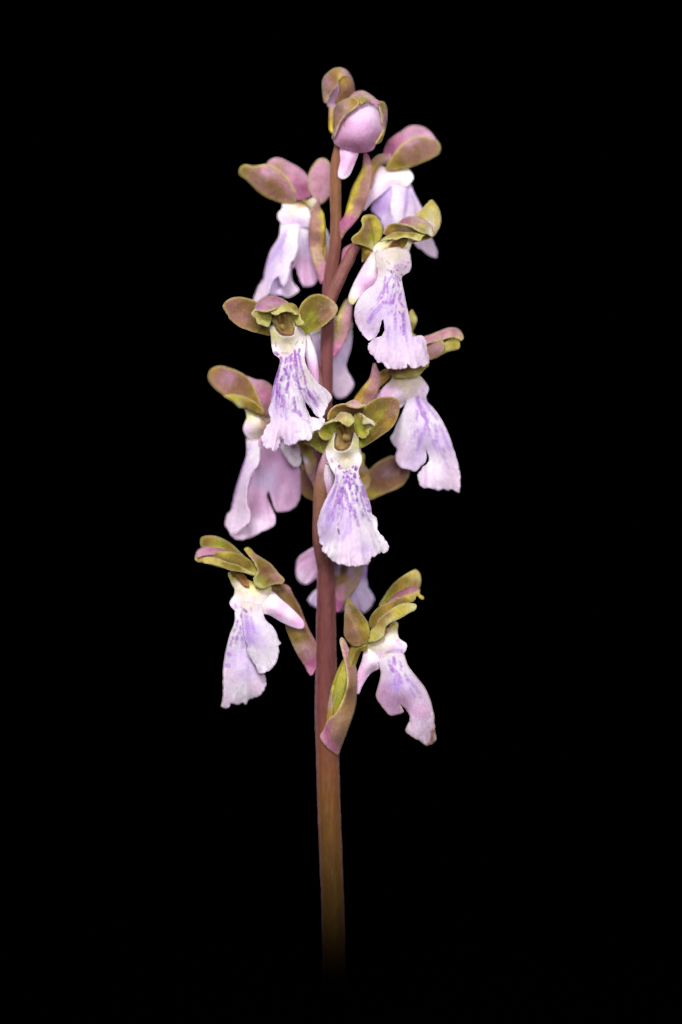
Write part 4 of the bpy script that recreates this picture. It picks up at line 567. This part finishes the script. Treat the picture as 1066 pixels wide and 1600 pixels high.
make('lip', f, [sheet('F', [(258, 552), (268, 620), (300, 700), (336, 760), (330, 820), (290, 900), (250, 980), (212, 1080), (189, 1180), (200, 1250), (216, 1320), (233, 1345), (228, 1385), (260, 1420), (300, 1450), (330, 1480), (360, 1496), (395, 1490), (420, 1510), (460, 1516), (490, 1510), (520, 1526), (550, 1511), (590, 1505), (620, 1490), (640, 1446), (670, 1435), (720, 1410), (780, 1392), (787, 1370), (770, 1320), (740, 1270), (700, 1222), (690, 1180), (692, 1130), (662, 1096), (650, 1088), (640, 1020), (612, 930), (580, 850), (546, 770), (536, 720), (562, 650), (560, 600), (546, 570), (540, 500), (530, 415), (505, 380), (490, 430), (470, 515), (430, 556), (380, 562), (340, 540), (330, 480), (340, 405), (325, 395), (300, 450), (272, 508)],
     c=[(258, 552, 62), (268, 620, 72), (336, 760, 82), (300, 450, 60), (335, 480, 72), (430, 556, 80), (480, 480, 72), (530, 420, 62), (546, 570, 66), (562, 640, 74), (536, 720, 84), (430, 620, 66), (430, 685, 74), (430, 735, 94), (430, 850, 100), (300, 900, 82), (212, 1080, 72), (189, 1180, 66), (216, 1320, 74), (430, 1050, 108), (600, 920, 84), (640, 1040, 82), (650, 1090, 82), (560, 1050, 98), (380, 1230, 106), (260, 1200, 88), (228, 1380, 90), (330, 1470, 104), (330, 1380, 104), (450, 1500, 116), (560, 1500, 112), (480, 1350, 114), (640, 1400, 98), (787, 1375, 80), (700, 1220, 82), (600, 1250, 100), (692, 1140, 74)],
     neck=(440, 660), wr=2.8, cren=1.6, sp=1.1, b=1.5, er=1.5, col=[(430, 600, '#d9cdae'), (430, 650, '#ddd2ba'), (290, 600, 'white'), (545, 620, 'white'), (300, 500, 'creamg'), (540, 500, 'creamg'), (330, 690, 'white'), (440, 760, 'white'), (480, 900, 'white'), (330, 960, 'lilac'), (250, 1120, 'lilac'), (250, 1250, 'lilac'), (420, 1080, 'lilac'), (540, 1040, 'white'), (400, 1200, 'lilac'), (320, 1380, 'white'), (440, 1430, 'pinkw'), (540, 1450, 'pinkw'), (600, 1380, 'lilac'), (700, 1330, 'white'), (660, 1170, 'white'), (500, 1250, 'pinkw'), (600, 1200, 'white')], strokes=lipst, rim=('white', 3, .5))], 'lip', LIP)
make('column', f, [sheet('O', [(318, 420), (340, 350), (380, 325), (440, 340), (500, 350), (528, 400), (530, 470), (515, 560), (470, 620), (400, 642), (340, 635), (308, 600), (308, 510)], c=[(318, 420, 62), (420, 330, 58), (528, 400, 64), (515, 560, 68), (400, 642, 72), (308, 600, 68), (410, 440, 58), (410, 560, 58)], sp=1.1, rough=.3,
     col=[(360, 380, 'olive'), (430, 380, '#8f6b28'), (500, 400, 'olive'), (380, 520, '#84602c'), (420, 570, '#947038'), (360, 600, '#947038'), (315, 520, 'creamg'), (520, 520, 'creamg'), (400, 638, 'creamg'), (450, 540, '#84602c')],
     strokes=[([(340, 452), (326, 520), (326, 590), (360, 618), (412, 620), (460, 590), (490, 520), (505, 440)], 2.4, 'dark', .9), ([(365, 350), (375, 400), (400, 450)], 2, '#5c3f18', .8), ([(400, 360), (410, 410), (425, 455)], 1.6, '#5c3f18', .8), ([(455, 380), (455, 440), (462, 460)], 2, '#5c3f18', .8), ([(485, 380), (478, 440)], 1.5, '#5c3f18', .7)]),
     sheet('O', [(400, 480), (415, 455), (450, 455), (478, 475), (480, 500), (455, 525), (420, 520), (402, 502)], d=66, pillow=4.5, sp=1.2, col=[(440, 490, '#cdb06a'), (430, 520, 'gold')]),
     sheet('O', [(385, 360), (408, 350), (425, 400), (430, 450), (412, 465), (395, 420)], d=62, pillow=3.5, sp=1.2, col=[(405, 390, 'gold'), (415, 450, 'brown')]),
     sheet('O', [(435, 375), (468, 372), (478, 420), (470, 458), (452, 462), (442, 420)], d=62, pillow=3.5, sp=1.2, col=[(455, 400, 'gold'), (462, 450, 'brown')])], 'sepal', 0)
make('lateral_sepal', f, [sheet('O', [(572, 602), (560, 520), (570, 440), (580, 330), (590, 230), (632, 168), (700, 110), (780, 74), (860, 64), (942, 70), (982, 95), (997, 150), (991, 230), (960, 322), (902, 400), (822, 462), (720, 532), (640, 582), (592, 604)],
     c=[(572, 602, 62), (580, 330, 56), (632, 168, 46), (780, 74, 34), (942, 70, 28), (997, 150, 28), (902, 400, 46), (720, 532, 62), (592, 604, 64), (770, 280, 36), (870, 200, 28)], col=[(700, 180, 'olive'), (780, 250, '#9a8f2c'), (860, 150, 'olive'), (900, 250, 'brown'), (800, 350, 'olived'), (880, 340, 'gold'), (680, 450, 'olive'), (620, 560, 'green'), (940, 120, 'brown'), (920, 170, 'brownp'), (760, 450, 'olived'), (650, 230, 'olive')], rim=('gold', 4, .6), er=3,
     strokes=[([(600, 560), (720, 380), (820, 230), (890, 150)], 3.5, 'green', .5), ([(640, 540), (780, 400), (900, 290)], 3, 'gold', .4), ([(600, 400), (700, 270), (800, 140)], 2, 'olived', .4)])], 'sepal', SEP + .8)
make('lateral_sepal', f, [sheet('O', [(-70, 540), (0, 500), (75, 470), (110, 415), (170, 415), (200, 460), (260, 500), (290, 530), (245, 600), (210, 662), (150, 632), (80, 582), (0, 555)], c=[(-70, 540, 44), (110, 415, 42), (260, 500, 58), (210, 662, 56), (80, 582, 46), (130, 520, 44)], col=[(60, 530, 'olive'), (130, 500, '#8c8a26'), (200, 560, 'olive'), (150, 600, 'green'), (120, 450, 'olive')], rim=('yel', 2.5, .5), er=2.5)], 'sepal', SEP)
make('dorsal_sepal', f, [sheet('O', [(430, 145), (445, 128), (490, 105), (530, 97), (572, 115), (602, 138), (646, 145), (602, 170), (550, 178), (480, 166)], c=[(430, 145, 64), (530, 97, 46), (646, 145, 64), (550, 178, 76), (480, 166, 74), (530, 135, 62)], col=[(480, 125, 'rose'), (540, 110, 'rose'), (570, 140, 'pink'), (510, 150, 'pink'), (610, 150, 'rim')], rim=('rim', 2, .5), er=2)], 'sepal', SEP)
make('petal', f, [sheet('O', [(252, 310), (254, 240), (290, 185), (340, 156), (430, 143), (500, 160), (570, 176), (625, 168), (630, 220), (600, 260), (540, 250), (500, 270), (400, 262), (350, 290), (300, 300)], c=[(252, 310, 60), (290, 185, 56), (430, 143, 70), (570, 176, 74), (625, 168, 68), (540, 250, 50), (400, 262, 48), (300, 300, 52), (430, 195, 58)], col=[(280, 240, 'gold'), (330, 190, 'brown'), (420, 170, 'gold'), (450, 215, 'brown'), (540, 200, 'brown'), (580, 230, 'olived'), (350, 240, 'olive')], rim=('rim', 1.6, .5), er=2)], 'sepal', PET)
make('petal', f, [sheet('O', [(205, 352), (270, 310), (330, 280), (350, 242), (400, 221), (470, 235), (512, 265), (530, 300), (520, 336), (492, 360), (460, 377), (420, 357), (372, 322), (310, 322), (255, 338)], c=[(205, 352, 80), (350, 242, 74), (400, 221, 72), (512, 265, 78), (530, 300, 84), (460, 377, 98), (372, 322, 96), (255, 338, 88), (430, 290, 94)], col=[(260, 325, 'rim'), (360, 290, 'tan'), (400, 250, 'tan'), (450, 290, 'creamg'), (500, 320, 'creamg'), (440, 350, 'rim'), (400, 300, 'rim')], rim=('creamg', 2, .7), cren=.7, neck=(330, 160), wr=.8, er=2)], 'sepal', PET)
make('petal', f, [sheet('O', [(158, 432), (172, 390), (208, 348), (260, 330), (310, 318), (372, 322), (390, 350), (345, 400), (315, 440), (290, 480), (268, 512), (215, 517), (175, 487)], c=[(158, 432, 84), (208, 348, 80), (372, 322, 76), (345, 400, 62), (268, 512, 72), (200, 510, 80), (260, 410, 62)], col=[(190, 440, 'rim'), (230, 400, 'green'), (270, 400, '#8f9422'), (250, 460, 'green'), (200, 490, 'yel'), (310, 350, '#8f9422'), (340, 340, 'olived')], rim=('yel', 2.6, .6), er=2)], 'sepal', PET)
make('petal', f, [sheet('O', [(515, 300), (530, 245), (570, 230), (612, 246), (650, 285), (700, 310), (736, 350), (722, 390), (672, 420), (672, 450), (642, 490), (585, 492), (545, 445), (520, 400)], c=[(515, 300, 62), (570, 230, 62), (650, 285, 86), (736, 350, 92), (672, 430, 86), (600, 492, 78), (530, 400, 66), (600, 380, 70)], col=[(560, 280, 'olive'), (560, 380, 'green'), (610, 400, 'green'), (650, 330, 'rim'), (690, 370, 'creamg'), (630, 460, 'yel'), (590, 320, '#8f9422'), (610, 260, 'rim')], rim=('creamg', 2.2, .7), cren=.9, neck=(530, 340), wr=1.0),
     sheet('O', [(598, 240), (640, 275), (692, 300), (737, 345), (730, 375), (690, 352), (640, 354), (606, 348), (612, 300)], c=[(598, 240, 74), (692, 300, 96), (737, 345, 98), (640, 354, 92), (606, 348, 88)], col=[(620, 300, 'rim'), (680, 330, 'pale'), (710, 350, 'creamg')], rim=('pale', 1.5, .6), cren=.6)], 'sepal', PET)
make('spur', f, [tube([(517, 722, 56, 9), (514, 745, 44, 8.5), (515, 765, 32, 7), (516, 785, 24, 5)], ['pale', 'pinkw', 'lpink', 'pink'])], 'flesh')
make('ovary', f, [tube([(508, 915, -3, 7), (505, 880, 5, 10), (501, 842, 13, 12), (502, 800, 20, 12.5), (503, 765, 28, 12.5), (506, 738, 38, 11), (512, 715, 50, 9), (518, 700, 58, 8)], ['stem', '#70423a', '#80504a', '#855845', '#8a5f42', 'bract', 'pink', 'tan'], ridge=.04, twist=.04, sub=8, seg=28)], 'bract')

# ================= lowest left flower, in profile
f = make('flower', plant, [sheet('H', [(323, 360), (400, 375), (440, 400), (540, 440), (645, 455), (640, 540), (590, 650), (560, 670), (480, 640), (420, 650), (400, 668), (358, 634), (334, 590), (352, 555), (368, 530), (372, 490), (343, 430)], c=[(323, 360, 18), (540, 440, 20), (645, 455, 14), (334, 590, 20), (560, 670, 20), (450, 540, 19)], pillow=10,
     col=[(345, 390, 'yel'), (400, 460, 'cream'), (440, 500, 'cream'), (540, 490, 'creamg'), (580, 530, 'pale'), (360, 590, 'pinkw'), (480, 560, 'pale'), (520, 620, 'white'), (490, 430, 'yel'), (600, 480, 'creamg')], strokes=[([(395, 400), (430, 425), (455, 460)], 5, '#a8703c', .8), ([(440, 630), (460, 655)], 3.5, 'spot', .8), ([(375, 600), (382, 630)], 3, 'mauve', .6), ([(520, 540), (525, 550)], 2, 'tan', .6)], sp=1.8)], 'flesh', label='lowest left flower in profile with a straight pink spur')
make('lateral_sepal', f, [sheet('H', [(120, 165), (113, 125), (120, 98), (150, 85), (220, 84), (300, 114), (360, 155), (412, 205), (440, 232), (380, 225), (320, 205), (262, 180), (190, 172)], c=[(120, 165, 2), (150, 85, -8), (300, 114, 0), (440, 232, 14), (262, 185, 14), (220, 130, 6)], col=[(150, 110, 'olive'), (240, 130, 'green'), (340, 170, 'olive'), (200, 100, 'gold'), (400, 215, 'olive'), (140, 150, 'olived')], rim=('rim', 3, .7), er=2.5)], 'sepal', SEP)
make('dorsal_sepal', f, [sheet('H', [(78, 215), (95, 190), (122, 172), (200, 165), (290, 180), (330, 202), (300, 225), (200, 225), (120, 235), (90, 245)], c=[(78, 215, 18), (122, 172, 8), (200, 165, 8), (330, 202, 16), (120, 235, 30), (240, 225, 30)], col=[(130, 185, 'pink'), (220, 185, 'rose'), (290, 195, 'plum'), (95, 210, 'pink'), (160, 200, 'rose')], er=2)], 'sepal', SEP)
make('petal', f, [sheet('H', [(72, 258), (78, 225), (120, 212), (200, 205), (330, 200), (420, 225), (490, 268), (532, 320), (548, 385), (500, 385), (440, 360), (340, 338), (250, 325), (150, 290), (85, 278)], c=[(72, 258, 24), (200, 205, 24), (420, 225, 24), (532, 320, 26), (520, 385, 32), (340, 338, 28), (150, 290, 28), (300, 260, 40), (440, 290, 38)], col=[(110, 235, 'rim'), (200, 230, 'olive'), (300, 225, 'yel'), (300, 260, 'olived'), (400, 270, 'olive'), (480, 310, 'olive'), (200, 260, 'brown'), (510, 360, 'yel'), (380, 320, 'olived')], rim=('yel', 2.5, .6), er=2)], 'sepal', SEP)
make('petal', f, [sheet('H', [(132, 252), (190, 243), (270, 262), (330, 285), (390, 300), (470, 340), (532, 370), (520, 382), (440, 362), (350, 348), (290, 328), (200, 300), (138, 285)], c=[(132, 252, 38), (270, 262, 44), (390, 300, 44), (532, 370, 38), (350, 348, 48), (138, 285, 44)], col=[(180, 270, 'rim'), (300, 300, 'olive'), (400, 330, 'olive'), (500, 370, 'creamg'), (250, 300, 'rim')], rim=('rim', 1.8, .7), er=1.5, cren=.3)], 'sepal', PET)
make('lateral_sepal', f, [sheet('H', [(446, 180), (468, 169), (492, 178), (525, 215), (560, 240), (640, 290), (700, 360), (752, 420), (735, 442), (690, 450), (640, 460), (600, 482), (540, 472), (515, 410), (545, 345), (500, 262), (470, 218)], c=[(446, 180, 24), (492, 178, 18), (640, 290, 26), (752, 420, 32), (640, 460, 36), (540, 472, 38), (545, 345, 38), (500, 262, 34), (610, 370, 26)], col=[(470, 190, 'yel'), (530, 230, 'brownp'), (560, 290, 'olive'), (620, 330, 'brown'), (680, 400, 'brownp'), (640, 430, 'olived'), (570, 420, 'green'), (540, 450, 'creamg'), (590, 360, 'brown')], rim=('rim', 3, .7), er=2.5, cren=.4)], 'sepal', SEP)
make('column', f, [sheet('H', [(345, 345), (400, 352), (440, 372), (475, 430), (482, 470), (455, 468), (415, 432), (385, 395), (350, 385)], d=30, b=-4, s=(.1, .1), sp=1.5, col=[(360, 365, 'olived'), (400, 375, 'gold'), (440, 420, '#9a6038'), (460, 455, 'rust')], strokes=[([(380, 350), (375, 390)], 1.6, '#5c3f18', .6)])], 'sepal', 1.5)
make('lip', f, [sheet('H', [(385, 615), (370, 740), (336, 830), (306, 950), (288, 1060), (284, 1180), (284, 1280), (271, 1375), (290, 1391), (328, 1382), (340, 1350), (390, 1365), (430, 1350), (456, 1361), (480, 1325), (540, 1306), (590, 1260), (611, 1200), (600, 1140), (570, 1118), (550, 1050), (540, 900), (500, 700), (470, 590)],
     c=[(390, 610, 18), (440, 600, 20), (400, 700, 32), (336, 830, 26), (288, 1060, 14), (271, 1375, 4), (340, 1360, 12), (456, 1361, 14), (611, 1200, 12), (570, 1118, 16), (540, 900, 24), (470, 600, 22), (430, 850, 34), (400, 1100, 32), (450, 1250, 26)], neck=(440, 580), wr=2, cren=1.2, sp=1.6, col=[(420, 720, 'white'), (380, 850, 'white'), (400, 1000, 'lilac'), (330, 1150, 'pinkw'), (450, 1120, 'lilac'), (420, 1280, 'white'), (550, 1220, 'pinkw'), (300, 1350, 'pinkw'), (480, 800, 'lilac')], rim=('white', 3, .4),
     strokes=[([(425, 685), (420, 695)], 3.5, 'mauve', .8), ([(400, 725), (392, 738)], 3.6, 'mauve', .75), ([(438, 740), (440, 755)], 3, 'mauve', .75), ([(412, 775), (416, 785)], 3, 'mauve', .7), ([(375, 795), (365, 812)], 3.4, 'mauve', .7), ([(390, 850), (388, 858)], 3.4, 'mauve', .6), ([(355, 855), (340, 915)], 4, 'mauve', .65), ([(325, 978), (340, 982)], 5, 'mauve', .6), ([(312, 1065), (326, 1066)], 6, 'mauve', .6), ([(425, 860), (435, 930)], 4, 'lav', .8)] + fan((440, 600), [(300, 1000), (380, 1000), (460, 900)], 34, .1, .75, 1.6, 'mauve', .55, 51)),
     sheet('H', [(425, 560), (470, 500), (530, 500), (580, 600), (602, 710), (660, 770), (690, 820), (706, 870), (728, 896), (700, 916), (711, 950), (700, 1010), (682, 1050), (650, 1090), (610, 1118), (560, 1122), (545, 1090), (520, 1050), (490, 1010), (466, 960), (470, 930), (445, 850), (430, 750), (425, 650)],
     c=[(425, 560, 22), (470, 500, 18), (530, 500, 18), (580, 600, 22), (590, 700, 34), (500, 660, 38), (690, 820, 34), (728, 896, 32), (700, 1010, 33), (600, 1118, 35), (520, 1050, 38), (466, 960, 42), (430, 750, 38), (540, 800, 48), (600, 950, 42)], neck=(480, 560), wr=1.5, cren=1.2, sp=1.6, col=[(490, 520, 'cream'), (480, 600, 'pale'), (560, 720, 'white'), (490, 780, 'lav'), (480, 880, 'lav'), (560, 880, 'lilac'), (620, 820, 'white'), (620, 1000, 'white'), (680, 900, 'white'), (500, 960, 'white')], rim=('white', 3, .5),
     strokes=[([(440, 640), (462, 660)], 3.5, 'spot', .8), ([(495, 625), (500, 660)], 2, 'mauve', .5), ([(460, 690), (470, 780), (460, 860)], 5, 'mauve', .4), ([(500, 700), (520, 800), (540, 830)], 3, 'mauve', .35)])], 'lip', LIP)
make('spur', f, [sheet('H', [(565, 660), (580, 560), (640, 498), (722, 560), (802, 630), (862, 690), (899, 740), (896, 775), (870, 788), (800, 770), (720, 732), (640, 685)], c=[(565, 660, 20), (640, 498, 13), (720, 640, 22), (890, 770, 22)], pillow=12, col=[(590, 600, 'pale'), (620, 540, 'pale'), (660, 600, 'pinkw'), (720, 650, 'lpink'), (860, 750, 'lpink'), (780, 670, 'pinkw')])], 'flesh')
make('ovary', f, [sheet('H', [(630, 470), (700, 448), (760, 452), (790, 475), (815, 530), (865, 615), (905, 720), (945, 810), (988, 890), (1000, 1000), (985, 1090), (950, 1140), (900, 1062), (842, 970), (792, 862), (760, 780), (740, 680), (690, 570)], c=[(630, 470, 10), (790, 475, 4), (905, 720, 4), (760, 780, 6), (950, 1140, 4)], pillow=11, col=[(720, 500, 'olived'), (780, 560, 'olived'), (790, 480, 'bract'), (860, 680, 'olived'), (850, 850, 'olive'), (900, 850, 'olived'), (860, 940, 'tan'), (920, 960, 'mauveb'), (960, 1060, 'mag'), (940, 1100, 'rose'), (880, 1000, 'bract'), (960, 900, 'bract'), (900, 760, 'brown')], er=2,
     strokes=[([(910, 940), (940, 1000), (955, 1060)], 3, 'mag', .6), ([(790, 480), (870, 640), (930, 800), (980, 900)], 2, 'mauveb', .6)])], 'bract')

# ================= lowest right flower
f = make('flower', plant, [sheet('I', [(398, 650), (440, 600), (500, 570), (560, 535), (605, 488), (632, 508), (627, 560), (642, 612), (691, 650), (687, 690), (662, 722), (640, 745), (580, 740), (510, 785), (475, 745), (415, 690)], c=[(398, 650, 20), (605, 488, 22), (691, 650, 28), (640, 745, 24), (510, 785, 22), (550, 640, 26)], pillow=10, sp=1.8,
     col=[(430, 640, 'creamg'), (480, 660, 'cream'), (590, 580, 'cream'), (600, 510, 'yel'), (650, 650, 'pinkw'), (560, 700, 'pale'), (620, 710, 'lilac'), (500, 740, 'pinkw')], strokes=[([(535, 580), (560, 540), (585, 520)], 5, '#9a6630', .85), ([(590, 505), (604, 512)], 2.5, '#5c3f18', .8), ([(630, 630), (650, 650)], 5, 'mauveb', .45), ([(560, 710), (610, 690), (640, 690)], 2, 'mauve', .5), ([(655, 690), (660, 710)], 2.6, 'mauve', .6)])], 'flesh', label='lowest right flower with folded petals and a brown-tipped lip')
make('lateral_sepal', f, [sheet('I', [(500, 385), (540, 310), (600, 230), (660, 180), (720, 145), (752, 132), (782, 160), (791, 200), (778, 262), (700, 290), (620, 335), (560, 380)], c=[(500, 385, 16), (600, 230, 0), (752, 132, -10), (791, 200, -6), (700, 290, 6), (560, 380, 16), (680, 220, 8)], col=[(600, 270, 'olive'), (680, 210, 'olive'), (740, 170, 'rim'), (760, 220, 'brown'), (660, 250, 'gold'), (560, 340, 'green'), (770, 180, 'creamg')], rim=('rim', 3, .6), er=2.5)], 'sepal', SEP)
make('dorsal_sepal', f, [sheet('I', [(545, 365), (575, 335), (622, 298), (700, 260), (760, 252), (786, 275), (782, 300), (812, 325), (806, 341), (788, 335), (765, 312), (745, 348), (690, 372), (600, 390)], c=[(545, 365, 18), (622, 298, 14), (760, 252, 10), (812, 330, 18), (745, 348, 28), (600, 390, 30), (690, 310, 26)], col=[(600, 330, 'plum'), (680, 290, 'plum'), (750, 270, '#a8688a'), (700, 330, 'yel'), (620, 365, 'olive'), (770, 295, 'rim'), (800, 330, 'rim'), (690, 350, 'olived')], power=4, er=2, strokes=[([(570, 350), (660, 322), (740, 300), (784, 278)], 2, 'rim', .6)])], 'sepal', PET)
make('petal', f, [sheet('I', [(428, 500), (460, 430), (510, 385), (600, 350), (690, 345), (705, 368), (660, 400), (590, 440), (520, 500), (450, 545)], c=[(428, 500, 30), (510, 385, 26), (690, 345, 26), (590, 440, 34), (450, 545, 34), (540, 430, 38)], col=[(470, 450, 'olive'), (560, 390, 'gold'), (640, 365, 'olived'), (500, 480, 'olive'), (680, 360, 'brown')], rim=('yel', 2, .4), er=2.5)], 'sepal', SEP)
make('petal', f, [sheet('I', [(412, 632), (445, 548), (490, 482), (560, 425), (640, 375), (720, 364), (758, 378), (756, 408), (700, 440), (640, 475), (580, 505), (545, 535), (528, 600), (470, 635)], c=[(412, 632, 34), (490, 482, 36), (640, 375, 36), (758, 378, 36), (640, 475, 46), (528, 600, 46), (560, 470, 50)], col=[(500, 500, 'gold'), (560, 450, 'brown'), (640, 420, 'yel'), (730, 390, 'creamg'), (580, 490, 'creamg'), (460, 590, 'yel'), (500, 580, 'creamg'), (690, 390, 'rim'), (610, 450, 'rim')], rim=('creamg', 2, .6), er=2, cren=.4, neck=(450, 600))], 'sepal', PET)
make('lateral_sepal', f, [sheet('I', [(257, 500), (264, 380), (272, 342), (287, 330), (322, 370), (382, 440), (422, 500), (438, 560), (432, 612), (390, 662), (320, 667), (280, 632), (257, 590)], c=[(257, 500, 28), (287, 330, 14), (382, 440, 26), (438, 560, 36), (390, 662, 36), (280, 632, 34), (340, 520, 42)], col=[(280, 400, 'tan'), (300, 500, 'brown'), (330, 570, 'brownp'), (380, 500, 'olive'), (340, 420, 'olive'), (390, 600, 'gold'), (300, 600, 'brown'), (285, 350, 'rim'), (400, 540, 'yel')], rim=('gold', 2.5, .55), er=2.5, strokes=[([(285, 430), (330, 520), (370, 620)], 3, 'tan', .5), ([(290, 380), (360, 470), (410, 560)], 2, 'olived', .4)])], 'sepal', SEP)
make('spur', f, [sheet('I', [(405, 680), (460, 690), (512, 745), (506, 812), (442, 852), (382, 940), (355, 997), (322, 962), (350, 850), (380, 765)], c=[(405, 680, 22), (512, 745, 22), (350, 980, 12), (420, 800, 18)], pillow=12, col=[(450, 720, 'pale'), (420, 800, 'pinkw'), (360, 920, 'lpink'), (380, 850, 'lpink'), (480, 770, 'pinkw')])], 'flesh')
make('lip', f, [sheet('I', [(495, 730), (580, 670), (660, 700), (702, 800), (762, 880), (822, 960), (862, 1060), (882, 1150), (888, 1250), (893, 1325), (880, 1332), (842, 1356), (800, 1335), (740, 1300), (702, 1276), (681, 1245), (696, 1215), (711, 1180), (702, 1130), (662, 1082), (648, 1074), (664, 1100), (671, 1120), (622, 1142), (576, 1146), (540, 1110), (500, 1060), (477, 1010), (490, 950), (510, 860)],
     c=[(495, 730, 20), (580, 670, 22), (660, 700, 22), (590, 770, 42), (690, 790, 34), (762, 880, 28), (862, 1060, 18), (893, 1325, 6), (800, 1335, 18), (681, 1245, 24), (702, 1130, 30), (648, 1074, 36), (671, 1120, 30), (576, 1146, 26), (477, 1010, 24), (510, 860, 32), (600, 850, 48), (590, 1000, 44), (720, 950, 46), (800, 1130, 36), (790, 1250, 28)], neck=(600, 690), wr=1.6, cren=.9, sp=1.6, b=1, col=[(570, 700, 'pale'), (560, 790, 'white'), (530, 850, 'pinkw'), (530, 980, 'lpink'), (620, 930, 'lav'), (570, 1080, 'lpink'), (680, 830, 'white'), (700, 940, 'lilac'), (780, 1000, 'pinkw'), (780, 1120, 'lpink'), (760, 1230, 'pinkw'), (840, 1230, 'pinkw'), (660, 1040, 'lpink')], rim=('pinkw', 3, .3),
     strokes=[([(870, 1250), (875, 1290), (862, 1325), (845, 1345)], 6, 'rust', .8), ([(570, 760), (575, 800), (600, 840)], 5, 'mauve', .6), ([(605, 745), (612, 770)], 3, 'mauve', .7), ([(650, 800), (660, 810)], 2.5, 'mauve', .6), ([(600, 830), (640, 880), (650, 920)], 7, 'mauve', .5), ([(620, 900), (620, 980)], 8, 'lav', .8), ([(700, 900), (760, 960), (790, 1020)], 5, 'mauve', .35), ([(680, 860), (700, 900)], 3, 'mauve', .5), ([(720, 960), (750, 1020)], 4, 'lav', .7), ([(640, 770), (648, 785)], 2.4, 'mauve', .6)] + fan((600, 710), [(540, 1000), (640, 1000), (760, 980)], 34, .1, .8, 1.6, 'mauve', .55, 61))], 'lip', LIP)
make('ovary', f, [tube([(480 + 180 / 4.44, 860 + 1200 / 4.44, 14, 7), (480 + 215 / 4.44, 860 + 1020 / 4.44, 20, 12), (480 + 260 / 4.44, 860 + 860 / 4.44, 22, 12), (480 + 315 / 4.44, 860 + 730 / 4.44, 22, 9), (480 + 350 / 4.44, 860 + 670 / 4.44, 24, 9), (480 + 410 / 4.44, 860 + 650 / 4.44, 26, 9)], ['gold', 'green', '#a8a030', 'olive', 'olive', 'yel'], ridge=.10, twist=.05, seg=30, sub=8)], 'bract')
make('bract', plant, [sheet('I', [(228, 622), (240, 602), (262, 620), (285, 665), (312, 735), (342, 820), (348, 950), (332, 1100), (282, 1250), (235, 1370), (215, 1420), (170, 1397), (120, 1350), (88, 1290), (112, 1250), (135, 1190), (210, 1110), (262, 1000), (280, 900), (268, 800), (245, 710)],
     c=[(228, 622, 26), (312, 735, 26), (348, 950, 18), (332, 1100, 14), (235, 1370, 12), (170, 1397, 20), (88, 1290, 19), (135, 1190, 28), (262, 1000, 40), (280, 860, 40), (245, 710, 32), (250, 1180, 34), (310, 950, 38), (190, 1280, 30)], col=[(240, 630, 'tan'), (270, 690, 'dpink'), (305, 780, 'bract'), (320, 880, '#a27a62'), (320, 1000, '#a27a62'), (290, 1120, '#9c7658'), (250, 1230, '#9c7658'), (225, 1180, '#a07c5c'), (285, 980, '#98704e'), (250, 1090, '#a8844e'), (140, 1240, 'plum'), (100, 1290, 'rose'), (160, 1360, 'plum'), (200, 1320, '#98706a'), (180, 1250, '#a07a62')], rim=('tan', 2, .4), er=2, power=3,
     strokes=[([(130, 1220), (150, 1260), (130, 1310)], 5, 'mag', .6), ([(250, 640), (300, 800), (310, 1000), (240, 1260)], 1.5, 'brown', .4)]),
     sheet('I', [(130, 1200), (138, 1100), (165, 960), (205, 855), (262, 780), (285, 760), (280, 860), (255, 900), (215, 980), (180, 1080), (160, 1190)], c=[(130, 1200, 20), (165, 960, 22), (285, 760, 24), (215, 980, 34), (160, 1190, 28)], col=[(160, 1050, 'tan'), (200, 920, 'rim'), (250, 810, 'tan'), (170, 1150, 'gold')], er=1.5)], 'bract', 2.4, label='large brown boat-shaped bract wrapping a green ovary at the lowest right flower')
